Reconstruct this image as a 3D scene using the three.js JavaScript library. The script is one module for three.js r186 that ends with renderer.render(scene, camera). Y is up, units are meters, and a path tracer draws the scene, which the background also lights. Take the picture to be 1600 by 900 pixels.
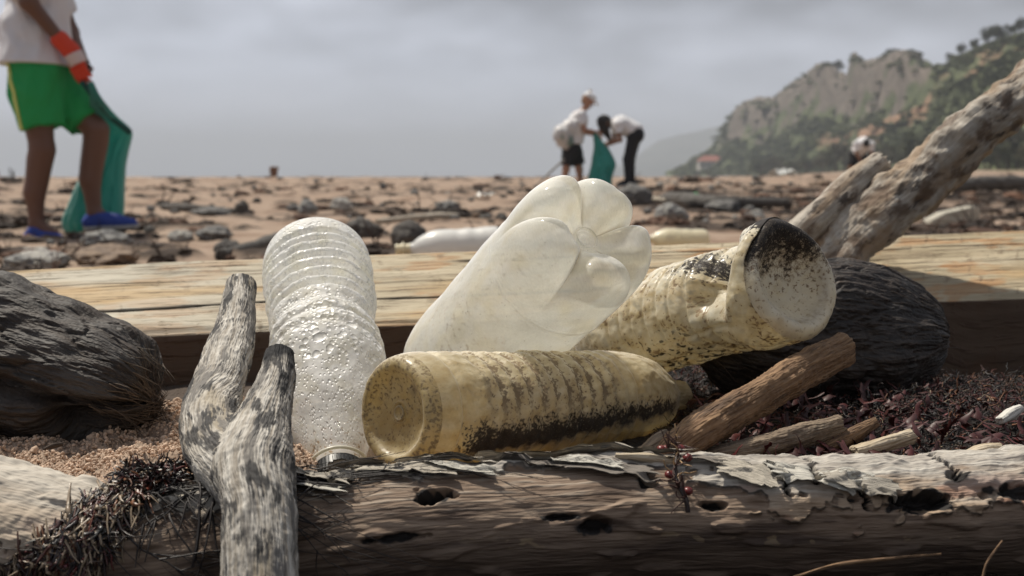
import * as THREE from 'three';
import { createNoise3D } from 'simplex-noise';
import { MarchingCubes } from 'three/addons/objects/MarchingCubes.js';
import { mergeGeometries } from 'three/addons/utils/BufferGeometryUtils.js';

// ---------------------------------------------------------------- camera, sky, sun, exposure
const scene = new THREE.Scene();
const CAM_H = 0.30, F = 1679, PITCH = Math.atan(175 / F);
const camera = new THREE.PerspectiveCamera(2 * Math.atan(450 / F) * 180 / Math.PI, 16 / 9, 0.05, 9000);
camera.position.set(0, CAM_H, 0);
camera.lookAt(0, CAM_H - Math.sin(PITCH), -Math.cos(PITCH));
camera.focus = 0.87;
camera.userData.fStop = 8.5;

const SUN = new THREE.Vector3(-0.36, 0.86, -0.3).normalize();
const sun = new THREE.DirectionalLight(new THREE.Color(1, 0.93, 0.81), 4.7);
sun.position.copy(SUN).multiplyScalar(60);
sun.castShadow = true; sun.shadow.radius = 6;
sun.shadow.mapSize.set(4096, 4096);
Object.assign(sun.shadow.camera, { left: -8, right: 8, top: 8, bottom: -12, near: 1, far: 140 });
scene.add(sun, sun.target);

const rng = (s) => () => { s = (s + 0x6d2b79f5) | 0; let t = Math.imul(s ^ (s >>> 15), 1 | s); t = (t + Math.imul(t ^ (t >>> 7), 61 | t)) ^ t; return ((t ^ (t >>> 14)) >>> 0) / 4294967296; };
const N3 = createNoise3D(rng(11));
const clamp = (x, a = 0, b = 1) => Math.min(b, Math.max(a, x));
const sm = (a, b, x) => { const t = clamp((x - a) / (b - a)); return t * t * (3 - 2 * t); };
const mix = (a, b, t) => a + (b - a) * t;
const mix3 = (a, b, t) => [mix(a[0], b[0], t), mix(a[1], b[1], t), mix(a[2], b[2], t)];
function fbm(x, y, z, o = 4) { let s = 0, a = 0.5, n = 0; for (let i = 0; i < o; i++) { s += a * N3(x, y, z); n += a; a *= 0.5; x = x * 2.03 + 7.1; y = y * 2.03 + 3.7; z = z * 2.03 + 1.3; } return s / n; }

{ // the overcast sky: a pale band low down, a darker cloud deck above it, soft cloud structure all round
  const W = 1024, H = 512, d = new Float32Array(W * H * 4);
  for (let j = 0; j < H; j++) {
    const el = ((j + 0.5) / H - 0.5) * Math.PI, y = Math.sin(el), deg = el * 180 / Math.PI;
    for (let i = 0; i < W; i++) {
      const az = ((i + 0.5) / W - 0.5) * 2 * Math.PI, x = Math.cos(az) * Math.cos(el), z = Math.sin(az) * Math.cos(el);
      const yy = Math.max(0, y), k = 1 / (yy + 0.12);
      const n1 = fbm(x * k * 0.9 + 3, yy * 2, z * k * 0.9 + 1, 4), n2 = fbm(x * 2.6, yy * 9 + 5, z * 2.6, 5), n3 = fbm(x * 9, yy * 30, z * 9 + 4, 4);
      const toward = (x * SUN.x + z * SUN.z) / Math.hypot(SUN.x, SUN.z);
      const edge = 4.9 + 2.6 * n2 + 1.0 * n3 + 5.0 * toward;
      const low = 0.54 * (1 + 0.45 * toward + 0.16 * n3 + 0.24 * n2), deck = 0.235 * (1 + 0.50 * toward + 0.30 * n2 + 0.05 * n3), high = 0.37 * (1 + 0.20 * n1 + 0.18 * toward);
      let v = mix(low, deck, sm(edge - 3.4, edge + 3.0, deg));
      v = mix(v, high, sm(14, 40, deg));
      if (deg < 0) v = low * 0.9;
      const warm = clamp(0.5 + n2 * 0.5) * 0.03;
      const o = (j * W + i) * 4;
      d[o] = v * (0.90 + warm); d[o + 1] = v * 0.98; d[o + 2] = v * (1.15 - warm); d[o + 3] = 1;
    }
  }
  const t = new THREE.DataTexture(d, W, H, THREE.RGBAFormat, THREE.FloatType);
  t.mapping = THREE.EquirectangularReflectionMapping; t.magFilter = THREE.LinearFilter; t.wrapS = THREE.RepeatWrapping; t.needsUpdate = true;
  scene.background = t; scene.environment = t;
}
scene.fog = new THREE.FogExp2(new THREE.Color(0.88, 0.925, 1.0), 0.0006);

const renderer = new THREE.WebGLRenderer({ antialias: true });
renderer.toneMapping = THREE.LinearToneMapping;
renderer.toneMappingExposure = 1.07;
renderer.shadowMap.enabled = true;

// ---------------------------------------------------------------- helpers
const V = (x, y, z) => new THREE.Vector3(x, y, z);
const fwd = V(0, -Math.sin(PITCH), -Math.cos(PITCH)), upv = V(0, Math.cos(PITCH), -Math.sin(PITCH));
// where a line of sight through (px, py) of the 1600 x 900 photograph is, at a distance in metres along the optical axis
function P(px, py, d) { const a = (px - 800) / F * d, b = -(py - 450) / F * d; return V(a, CAM_H, 0).addScaledVector(fwd, d).addScaledVector(upv, b); }
// horizontal slope and elevation slope of that line of sight per metre along -z
function ray(px, py) { const p = P(px, py, 1); return { k: p.x / -p.z, e: (p.y - CAM_H) / -p.z }; }

const used = new Map();
function numbered(n) { const c = used.get(n) || 0; used.set(n, c + 1); return c ? n + '_' + String(c).padStart(3, '0') : n; }
function shade(o) { o.traverse((c) => { if (c.isMesh) { c.castShadow = true; c.receiveShadow = true; } }); return o; }
function tag(o, label, category, group, kind) {
  if (label) o.userData.label = label; if (category) o.userData.category = category; if (group) o.userData.group = group; if (kind) o.userData.kind = kind;
  return o;
}
function mesh(name, geo, mat, parent) {
  const m = new THREE.Mesh(geo, mat); m.castShadow = m.receiveShadow = true;
  if (parent) { m.name = name; parent.add(m); } else { m.name = numbered(name); scene.add(m); }
  return m;
}
function group(name, label, category, pos, grp) {
  const g = new THREE.Group(); g.name = numbered(name); if (pos) g.position.copy(pos); scene.add(g); return tag(g, label, category, grp);
}
function copyOf(src, name, label, grp) { const c = src.clone(); c.name = numbered(name); if (label) c.userData.label = label; if (grp) c.userData.group = grp; scene.add(c); return c; }
const mat = (c, roughness = 0.8, extra = {}) => new THREE.MeshPhysicalMaterial({ color: new THREE.Color().setRGB(...c), roughness, ...extra });
const enc = (c) => { c = clamp(c); return 255 * (c <= 0.0031308 ? c * 12.92 : 1.055 * Math.pow(c, 1 / 2.4) - 0.055); };

// colour map (linear r, g, b in), plus one or two data maps: R height (bump) and G roughness; with three, R transmission and G roughness apart
function textures(w, h, fn, { trans = false, wrapV = false } = {}) {
  const col = new Uint8Array(w * h * 4), hb = new Uint8Array(w * h * 4), tr = trans ? new Uint8Array(w * h * 4) : null, o = { r: 0, g: 0, b: 0, h: 0.5, ro: 0.8, t: 0 };
  for (let j = 0; j < h; j++) for (let i = 0; i < w; i++) {
    fn((i + 0.5) / w, (j + 0.5) / h, o);
    const k = (j * w + i) * 4;
    col[k] = enc(o.r); col[k + 1] = enc(o.g); col[k + 2] = enc(o.b); col[k + 3] = 255;
    hb[k] = 255 * clamp(o.h); hb[k + 1] = 255 * clamp(o.ro); hb[k + 3] = 255;
    if (tr) { tr[k] = 255 * clamp(o.t); tr[k + 1] = hb[k + 1]; tr[k + 3] = 255; }
  }
  const mk = (a, s) => { const t = new THREE.DataTexture(a, w, h, THREE.RGBAFormat); t.magFilter = THREE.LinearFilter; t.minFilter = THREE.LinearMipmapLinearFilter; t.generateMipmaps = true; t.wrapS = THREE.RepeatWrapping; t.wrapT = wrapV ? THREE.RepeatWrapping : THREE.ClampToEdgeWrapping; if (s) t.colorSpace = THREE.SRGBColorSpace; t.needsUpdate = true; return t; };
  const map = mk(col, true), bumpMap = mk(hb), r = { map, bumpMap, roughnessMap: bumpMap };
  if (tr) { r.transmissionMap = mk(tr); r.roughnessMap = r.transmissionMap; }
  return r;
}
const texMat = (tx, bumpScale, extra = {}) => new THREE.MeshPhysicalMaterial({ color: 0xffffff, roughness: 1, ...tx, bumpScale, ...extra });

// a grid of (nu + 1) x (nv + 1) points; wrap closes it in u
function grid(nu, nv, fn, wrap = true, color) {
  const n = (nu + 1) * (nv + 1), pos = new Float32Array(n * 3), uv = new Float32Array(n * 2), idx = new Uint32Array(nu * nv * 6), p = V(), col = color ? new Float32Array(n * 3) : null;
  let k = 0;
  for (let j = 0; j <= nv; j++) for (let i = 0; i <= nu; i++, k++) {
    const ii = wrap && i === nu ? 0 : i;
    const q = fn(ii / nu, j / nv, p, i / nu) || p;
    pos[k * 3] = q.x; pos[k * 3 + 1] = q.y; pos[k * 3 + 2] = q.z; uv[k * 2] = i / nu; uv[k * 2 + 1] = j / nv;
    if (col) { const c = color(ii / nu, j / nv, q); col[k * 3] = c[0]; col[k * 3 + 1] = c[1]; col[k * 3 + 2] = c[2]; }
  }
  k = 0;
  for (let j = 0; j < nv; j++) for (let i = 0; i < nu; i++) { const a = j * (nu + 1) + i, b = a + 1, c = a + nu + 1, e = c + 1; idx[k++] = a; idx[k++] = b; idx[k++] = c; idx[k++] = b; idx[k++] = e; idx[k++] = c; }
  const g = new THREE.BufferGeometry();
  g.setAttribute('position', new THREE.BufferAttribute(pos, 3)); g.setAttribute('uv', new THREE.BufferAttribute(uv, 2)); if (col) g.setAttribute('color', new THREE.BufferAttribute(col, 3));
  g.setIndex(new THREE.BufferAttribute(idx, 1)); g.computeVertexNormals();
  if (wrap) { const nr = g.attributes.normal; for (let j = 0; j <= nv; j++) { const a = j * (nu + 1), b = a + nu; p.set(nr.getX(a) + nr.getX(b), nr.getY(a) + nr.getY(b), nr.getZ(a) + nr.getZ(b)).normalize(); nr.setXYZ(a, p.x, p.y, p.z); nr.setXYZ(b, p.x, p.y, p.z); } }
  return g;
}
function curve1(a) { return (t) => { const x = clamp(t) * (a.length - 1), i = Math.min(a.length - 2, Math.floor(x)), f = x - i, p0 = a[Math.max(0, i - 1)], p1 = a[i], p2 = a[i + 1], p3 = a[Math.min(a.length - 1, i + 2)]; return p1 + 0.5 * f * (p2 - p0 + f * (2 * p0 - 5 * p1 + 4 * p2 - p3 + f * (3 * (p1 - p2) + p3 - p0))); }; }

// a solid limb of wood along a path: angle 0 looks along `ref`; disp(angle, t, point, radius) pushes the surface out
function limb(pts, radii, { nu = 96, nv = 240, ref = V(0, 1, 0), disp, jag = 0.4, seed = 0 } = {}) {
  const c = new THREE.CatmullRomCurve3(pts, false, 'centripetal'), R = curve1(radii), L = c.getLength(), S = 400, fr = [];
  c.arcLengthDivisions = 400; c.updateArcLengths();
  for (let i = 0; i <= S; i++) { const t = i / S, T = c.getTangentAt(t).normalize(), n = ref.clone().addScaledVector(T, -ref.dot(T)).normalize(); fr.push([c.getPointAt(t), T, n, T.clone().cross(n)]); }
  const cap = 5, q = V(), d = V();
  const at = (a, t, out, extra = 0, rad = null) => {
    const x = clamp(t) * S, i = Math.min(S - 1, Math.floor(x)), f = x - i, A = fr[i], B = fr[i + 1], r0 = rad ?? R(t);
    d.copy(A[2]).lerp(B[2], f).multiplyScalar(Math.cos(a)).addScaledVector(q.copy(A[3]).lerp(B[3], f), Math.sin(a)).normalize();
    out.copy(A[0]).lerp(B[0], f);
    const base = V(out.x, out.y, out.z).addScaledVector(d, r0);
    const r = r0 + (disp ? disp(a, t, base, r0) : 0) + extra;
    return out.addScaledVector(d, r);
  };
  const geo = grid(nu, nv + 2 * cap, (u, v, p) => {
    const a = u * 2 * Math.PI, j = Math.round(v * (nv + 2 * cap));
    if (j >= cap && j <= nv + cap) return at(a, (j - cap) / nv, p);
    const end = j < cap ? 0 : 1, s = end ? (nv + 2 * cap - j) / cap : j / cap, A = fr[end * S];
    at(a, end, p);
    const e = V(p.x, p.y, p.z).sub(A[0]);
    p.copy(A[0]).addScaledVector(e, Math.pow(s, 0.7));
    const rr = R(end), k = (1 - s * s) * rr * 0.25 + jag * rr * fbm(p.x * 120 + seed, p.y * 120, p.z * 120, 3) * (s < 1 ? 1 : 0);
    return p.addScaledVector(A[1], (end ? 1 : -1) * k);
  });
  // v of the body runs 0..1 in the texture
  const uv = geo.attributes.uv; for (let i = 0; i < uv.count; i++) uv.setY(i, clamp((uv.getY(i) * (nv + 2 * cap) - cap) / nv, 0.002, 0.998));
  return { geo, at, L, R, curve: c };
}

// loose strands, twigs and crumbs gathered into one geometry with vertex colours
class Soup {
  constructor() { this.p = []; this.c = []; this.i = []; }
  tube(pts, r, col, sides = 3, flat = 1) {
    const n0 = this.p.length / 3, n = pts.length, T = V(), A = V(), B = V(), q = V();
    for (let k = 0; k < n; k++) {
      T.subVectors(pts[Math.min(n - 1, k + 1)], pts[Math.max(0, k - 1)]).normalize();
      A.set(0.31, 0.9, 0.2); if (Math.abs(T.dot(A)) > 0.9) A.set(1, 0, 0.2); A.addScaledVector(T, -A.dot(T)).normalize(); B.crossVectors(T, A);
      const rr = Array.isArray(r) ? mix(r[0], r[1], k / (n - 1)) : r;
      for (let s = 0; s < sides; s++) { const a = s / sides * 2 * Math.PI; q.copy(pts[k]).addScaledVector(A, Math.cos(a) * rr * flat).addScaledVector(B, Math.sin(a) * rr); this.p.push(q.x, q.y, q.z); this.c.push(col[0], col[1], col[2]); }
    }
    for (let k = 0; k < n - 1; k++) for (let s = 0; s < sides; s++) { const a = n0 + k * sides + s, b = n0 + k * sides + (s + 1) % sides; this.i.push(a, b, a + sides, b, b + sides, a + sides); }
    for (let s = 1; s < sides - 1; s++) { this.i.push(n0, n0 + s + 1, n0 + s); const e = n0 + (n - 1) * sides; this.i.push(e, e + s, e + s + 1); }
  }
  add(geo, m, col) {
    const n0 = this.p.length / 3, a = geo.attributes.position, q = V();
    for (let k = 0; k < a.count; k++) { q.fromBufferAttribute(a, k).applyMatrix4(m); this.p.push(q.x, q.y, q.z); this.c.push(col[0], col[1], col[2]); }
    if (geo.index) for (const k of geo.index.array) this.i.push(n0 + k); else for (let k = 0; k < a.count; k++) this.i.push(n0 + k);
  }
  quad(c, A, B, col) { const n0 = this.p.length / 3; for (const [s, t] of [[-1, -1], [1, -1], [1, 1], [-1, 1]]) { this.p.push(c.x + A.x * s + B.x * t, c.y + A.y * s + B.y * t, c.z + A.z * s + B.z * t); this.c.push(...col); } this.i.push(n0, n0 + 1, n0 + 2, n0, n0 + 2, n0 + 3); }
  geo(flat = false) {
    let g = new THREE.BufferGeometry(); g.setAttribute('position', new THREE.Float32BufferAttribute(this.p, 3)); g.setAttribute('color', new THREE.Float32BufferAttribute(this.c, 3)); g.setIndex(this.i);
    if (flat) g = g.toNonIndexed(); g.computeVertexNormals(); return g;
  }
}
const M4 = (p, s, r = [0, 0, 0]) => new THREE.Matrix4().compose(p, new THREE.Quaternion().setFromEuler(new THREE.Euler(...r)), s.isVector3 ? s : V(s, s, s));
// a wandering strand
function wander(R, start, dir, n, step, turn, gravity = 0) { const p = start.clone(), d = dir.clone().normalize(), out = [p.clone()]; for (let k = 0; k < n; k++) { d.x += (R() - 0.5) * turn; d.y += (R() - 0.5) * turn - gravity; d.z += (R() - 0.5) * turn; d.normalize(); p.addScaledVector(d, step); out.push(p.clone()); } return out; }
// a weathered stone: an icosphere pushed by noise
function stoneGeo(seed, detail = 12, rough = 0.22) {
  const g = new THREE.IcosahedronGeometry(1, detail), a = g.attributes.position, q = V();
  for (let i = 0; i < a.count; i++) { q.fromBufferAttribute(a, i).normalize(); const n = 1 + rough * fbm(q.x * 1.1 + seed, q.y * 1.1, q.z * 1.1 + seed * 3, 2) + rough * 0.35 * fbm(q.x * 4 + seed, q.y * 4, q.z * 4, 3); q.multiplyScalar(n); a.setXYZ(i, q.x, q.y, q.z); }
  g.computeVertexNormals();
  const nr = g.attributes.normal; // smooth: the icosphere is not indexed, so take the normal of equal points together
  const m = new Map(); for (let i = 0; i < a.count; i++) { const k = a.getX(i).toFixed(4) + a.getY(i).toFixed(4) + a.getZ(i).toFixed(4); const v = m.get(k) || V(); v.x += nr.getX(i); v.y += nr.getY(i); v.z += nr.getZ(i); m.set(k, v); }
  for (let i = 0; i < a.count; i++) { const v = m.get(a.getX(i).toFixed(4) + a.getY(i).toFixed(4) + a.getZ(i).toFixed(4)); const l = v.length() || 1; nr.setXYZ(i, v.x / l, v.y / l, v.z / l); }
  return g;
}

// ---------------------------------------------------------------- the ground
const FEET = [[-2.62, -6.2, -0.070, 0.5], [-2.3, -6.2, -0.045, 0.1], [1.05, -17.0, 0.015, 1.2], [1.9, -17.0, 0.085, 0.5], [8.97, -27.9, 0.29, 3]];
function groundH(x, z) {
  const D = -z, k = D > 0.5 ? x / D : 0, r = Math.hypot(x, z);
  let h = mix(0.008, 0.063, sm(0.72, 0.80, D - 0.03 * x));
  h = mix(h, 0.010, sm(1.06, 1.42, D) * sm(0.22, 0.46, x));
  h = mix(h, -0.01, sm(1.6, 3.2, r)); h = mix(h, -0.05, sm(3.2, 6, r)); h = mix(h, 0.03, sm(8, 18, r)); h = mix(h, 0.245, sm(17, 33, r));
  const right = sm(0.12, 0.34, k);
  h += -2.6 * sm(36, 110, r) * (1 - right) + right * (0.2 * sm(30, 50, r) + 0.006 * clamp(r - 45, 0, 140));
  const far = sm(1.9, 4.5, r), amp = 0.024 * far + 0.03 * sm(7, 16, r) - 0.02 * sm(25, 40, r);
  h += amp * fbm(x * 0.9, 2, z * 1.8, 4) + 0.028 * far * Math.max(0, fbm(x * 0.35 + 9, 5, z * 0.9, 3)) + 0.012 * far * fbm(x * 3.1, 7, z * 4.2, 3);
  h += 0.0035 * fbm(x * 22, 0, z * 22, 3) * sm(0.5, 0.7, r) * (1 - far);
  // the granular mound of sand behind the near log, and the sand round the neck of the ribbed bottle
  const m = sm(-0.10, -0.24, x) * sm(0.70, 0.78, D) * (1 - sm(1.06, 1.16, D));
  h += m * (0.006 + 0.010 * fbm(x * 16, 3, z * 16, 2) + 0.004 * fbm(x * 60, 3, z * 60, 2) + 0.0045 * fbm(x * 160, 3, z * 160, 2));
  for (const [fx, fz, fy, w] of FEET) { const q = Math.exp(-((x - fx) ** 2 + (z - fz) ** 2) / w); h = mix(h, fy, q); }
  const e = Math.exp(-((x + 0.176) ** 2 + (D - 0.85) ** 2) / 0.0007); h += 0.014 * e * (1 + 0.4 * fbm(x * 90, 1, z * 90, 2));
  return h;
}
// how much of the sand is covered by rotted weed, from 0 to 1
function wrack(x, z) {
  const D = -z, r = Math.hypot(x, z), k = x / Math.max(0.4, D);
  if (r < 2) return 0;
  const a = fbm(x * 0.55 + 4, 11, z * 1.25, 4) + 0.5 * fbm(x * 2.2, 3, z * 3.4, 3);
  const dense = 0.34 * sm(0.02, 0.22, k) * sm(4.5, 6.5, r) * (1 - sm(15, 26, r)) + 0.02 * sm(2, 5, r) * (1 - sm(9, 18, r));
  return sm(0.28, 0.5, a + dense);
}
{
  const az = []; const A0 = 40 * Math.PI / 180;
  for (let i = 0; i <= 470; i++) az.push(-A0 + 2 * A0 * i / 470);
  for (let i = 1; i <= 46; i++) az.push(A0 + (2 * Math.PI - 2 * A0) * i / 46);
  const rad = [0.001, 0.15, 0.3, 0.42]; for (let i = 0; i < 640; i++) rad.push(0.5 * Math.pow(55 / 0.5, i / 639)); for (let i = 1; i <= 26; i++) rad.push(55 * Math.pow(4200 / 55, i / 26));
  const nu = az.length - 1, nv = rad.length - 1, c = [0, 0, 0];
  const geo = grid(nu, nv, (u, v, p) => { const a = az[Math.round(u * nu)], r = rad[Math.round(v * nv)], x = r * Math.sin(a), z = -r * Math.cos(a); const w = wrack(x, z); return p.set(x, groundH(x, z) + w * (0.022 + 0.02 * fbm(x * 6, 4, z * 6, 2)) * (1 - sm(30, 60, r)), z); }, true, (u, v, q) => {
    const x = q.x, z = q.z, r = Math.hypot(x, z), D = -z, k = x / Math.max(0.4, D);
    let s = mix3([0.32, 0.228, 0.165], [0.41, 0.305, 0.228], clamp(0.5 + 0.9 * fbm(x * 1.3, 0, z * 2, 4)));
    const g = fbm(x * 45, 1, z * 45, 2); s = s.map((e) => e * (1 + 0.13 * g * (1 - sm(3, 12, r))));
    s = mix3(s, [0.23, 0.14, 0.088], 0.75 * sm(0.12, 0.42, fbm(x * 0.8 + 30, 1, z * 2.2, 4)) * sm(2.5, 4, r) * (1 - sm(60, 120, r)));
    s = mix3(s, [0.045, 0.028, 0.018], wrack(x, z) * (1 - sm(60, 120, r)));
    // dark rotted litter under the right-hand debris and in front of the near log
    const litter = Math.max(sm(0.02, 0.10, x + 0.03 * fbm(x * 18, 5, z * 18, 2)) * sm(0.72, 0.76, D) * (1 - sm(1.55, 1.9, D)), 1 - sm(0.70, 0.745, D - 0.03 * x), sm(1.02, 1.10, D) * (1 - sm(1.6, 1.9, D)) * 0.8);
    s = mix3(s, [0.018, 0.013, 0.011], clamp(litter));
    const grass = sm(0.25, 0.36, k) * sm(50, 60, r) * (1 - sm(230, 300, r)); s = mix3(s, [0.10, 0.115, 0.03], grass * sm(-0.3, 0.2, fbm(x * 0.2, 3, z * 0.2, 3)));
    return s;
  });
  const u = geo.attributes.uv, p = geo.attributes.position; for (let i = 0; i < u.count; i++) u.setXY(i, p.getX(i) / 0.35, p.getZ(i) / 0.35);
  const tx = textures(512, 512, (a, b, o) => { const w = 2 * Math.PI, X = Math.cos(a * w) * 3.2, Y = Math.sin(a * w) * 3.2, Z = Math.cos(b * w) * 3.2, Q = Math.sin(b * w) * 3.2; const n = fbm(X * 3 + Q * 2.1, Y * 3 + Z * 1.7, Z * 3 - X, 3), g = N3(X * 9 + 2, Y * 9 + Q * 7, Z * 9); o.h = 0.5 + 0.3 * n + 0.2 * g; const c2 = 0.86 + 0.14 * g + 0.06 * n; o.r = c2; o.g = c2; o.b = c2; o.ro = 0.95; }, { wrapV: true });
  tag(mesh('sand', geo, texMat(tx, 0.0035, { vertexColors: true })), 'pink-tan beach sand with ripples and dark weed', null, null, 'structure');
}

// ---------------------------------------------------------------- the squared timber behind the bottles
{
  const FL = P(0, 527, 1.17), FR = P(1600, 459, 1.52), BL = P(0, 418, 1.42), BR = P(1600, 357, 1.79), H = 0.125;
  const ft = V(), bt = V(), n = V(), along = FR.clone().sub(FL).normalize();
  const L = FR.distanceTo(FL) * 1.6, W = 0.27;
  // long cracks: [place across the top, first and last place along, depth]
  const cracks = [[0.30, 0.05, 0.52, 0.006], [0.33, 0.50, 0.66, 0.005], [0.52, 0.30, 0.47, 0.002], [0.58, 0.44, 0.72, 0.004], [0.80, 0.42, 0.60, 0.006], [0.72, 0.66, 0.98, 0.0025], [0.5, 0.70, 1.0, 0.002], [0.86, 0.0, 0.4, 0.0025], [0.66, 0.02, 0.3, 0.0018], [0.16, 0.52, 0.75, 0.002], [0.88, 0.6, 1, 0.002]];
  const crack = (w, s) => { let d = 0, k = 0; for (const [c, a, b, e] of cracks) { const line = c + 0.016 * fbm(s * 7, c * 40, 1, 3), width = 0.004 + 0.014 * e / 0.006; d = Math.max(d, e * (1 - sm(width * 0.3, width, Math.abs(w - line))) * sm(a, a + 0.03, s) * (1 - sm(b - 0.03, b, s))); } return d; };
  const ring = []; // around the section: [face, fraction]
  for (let i = 0; i < 16; i++) ring.push(['f', i / 16]); for (let i = 0; i < 190; i++) ring.push(['t', i / 190]); for (let i = 0; i < 10; i++) ring.push(['b', i / 10]); for (let i = 0; i < 6; i++) ring.push(['u', i / 6]);
  const nu = ring.length, nv = 620;
  const geo = grid(nu, nv, (u, v, p) => {
    const i = Math.round(u * nu) % nu, [face, f] = ring[i], s = mix(-0.3, 1.3, v);
    ft.copy(FL).lerp(FR, s); bt.copy(BL).lerp(BR, s); n.copy(bt).sub(ft).normalize(); n.crossVectors(along, n).normalize(); if (n.y < 0) n.negate();
    if (face === 'f') { p.copy(ft); p.y -= H * (1 - f); const q = fbm(s * 5, p.y * 60, 3, 4) * 0.003; p.z += q - 0.004 * (1 - f); p.y -= f > 0.93 ? 0.0015 : 0; }
    else if (face === 't') { p.copy(ft).lerp(bt, f); const e = Math.min(f, 1 - f), round = 0.006 * (1 - sm(0, 0.05, e)) ** 2; p.addScaledVector(n, -round - crack(f, v) + 0.0013 * fbm(s * 9, f * 55, 2, 3) + 0.0035 * fbm(s * 2.2, f * 3, 8, 2)); }
    else if (face === 'b') { p.copy(bt); p.y -= H * f + 0.006; }
    else { ft.y -= H; bt.y -= H + 0.006; p.copy(bt).lerp(ft, f); }
    if (v === 0 || v === 1) { p.y = mix(p.y, (ft.y + bt.y) / 2, 0); }
    return p;
  }, true);
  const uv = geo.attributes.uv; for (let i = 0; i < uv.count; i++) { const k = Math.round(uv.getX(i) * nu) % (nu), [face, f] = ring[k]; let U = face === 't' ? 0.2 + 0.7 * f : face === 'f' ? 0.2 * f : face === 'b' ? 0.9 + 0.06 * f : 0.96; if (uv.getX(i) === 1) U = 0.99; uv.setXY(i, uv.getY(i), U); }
  const tx = textures(2048, 768, (u, v, o) => {
    const s = u * L, w = v < 0.2 ? -(0.2 - v) * 0.6 : (v - 0.2) / 0.7, y = w * W;
    const warp = 0.006 * fbm(s * 3, y * 8, 2, 3);
    const g1 = fbm(s * 5, (y + warp) * 240, 0, 4), g2 = fbm(s * 16, (y + warp) * 620, 5, 3), blot = fbm(s * 3.2, y * 9, 9, 4), rust = fbm(s * 8 + 7, y * 17, 3, 4), cross = fbm(s * 46, y * 13, 1, 3);
    let c = mix3([0.37, 0.30, 0.19], [0.51, 0.44, 0.315], clamp(0.5 + 0.8 * blot));
    c = mix3(c, [0.36, 0.28, 0.19], clamp(0.55 * sm(-0.1, 0.5, g1) + 0.2 * g2));
    c = mix3(c, [0.50, 0.475, 0.41], 0.65 * (1 - sm(0.22, 0.46, u))); c = mix3(c, [0.40, 0.20, 0.075], mix(0.45, 0.95, sm(0.3, 0.5, u)) * sm(0.0, 0.30, rust) * (0.5 + 0.5 * sm(-0.1, 0.3, g1 + 0.3 * g2)));
    c = mix3(c, [0.45, 0.30, 0.14], 0.7 * sm(0.05, 0.4, fbm(s * 2 + 3, y * 6 + 2, 4, 3)));
    const dark = sm(0.16, 0.42, g1 * 0.8 + g2 * 0.55), fine = sm(0.34, 0.52, cross * 0.7 + g2 * 0.4);
    c = mix3(c, [0.12, 0.09, 0.058], 0.72 * dark); c = mix3(c, [0.17, 0.12, 0.075], 0.6 * fine);
    const cr = w > 0 ? crack(w, u) : 0; c = mix3(c, [0.02, 0.015, 0.01], clamp(cr / 0.0022));
    if (w < -0.002) c = mix3(c, [0.068, 0.036, 0.022], 0.92);  // the shaded front face is painted dark in the colour
    o.r = c[0]; o.g = c[1]; o.b = c[2]; o.h = 0.6 - 0.35 * dark - 0.25 * fine + 0.12 * g2; o.ro = 0.88;
  });
  tag(mesh('timber_beam', geo, texMat(tx, 0.0022)), 'long squared bleached timber beam with cracked grain and rusty stains behind the bottles', 'timber beam');
}

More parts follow.
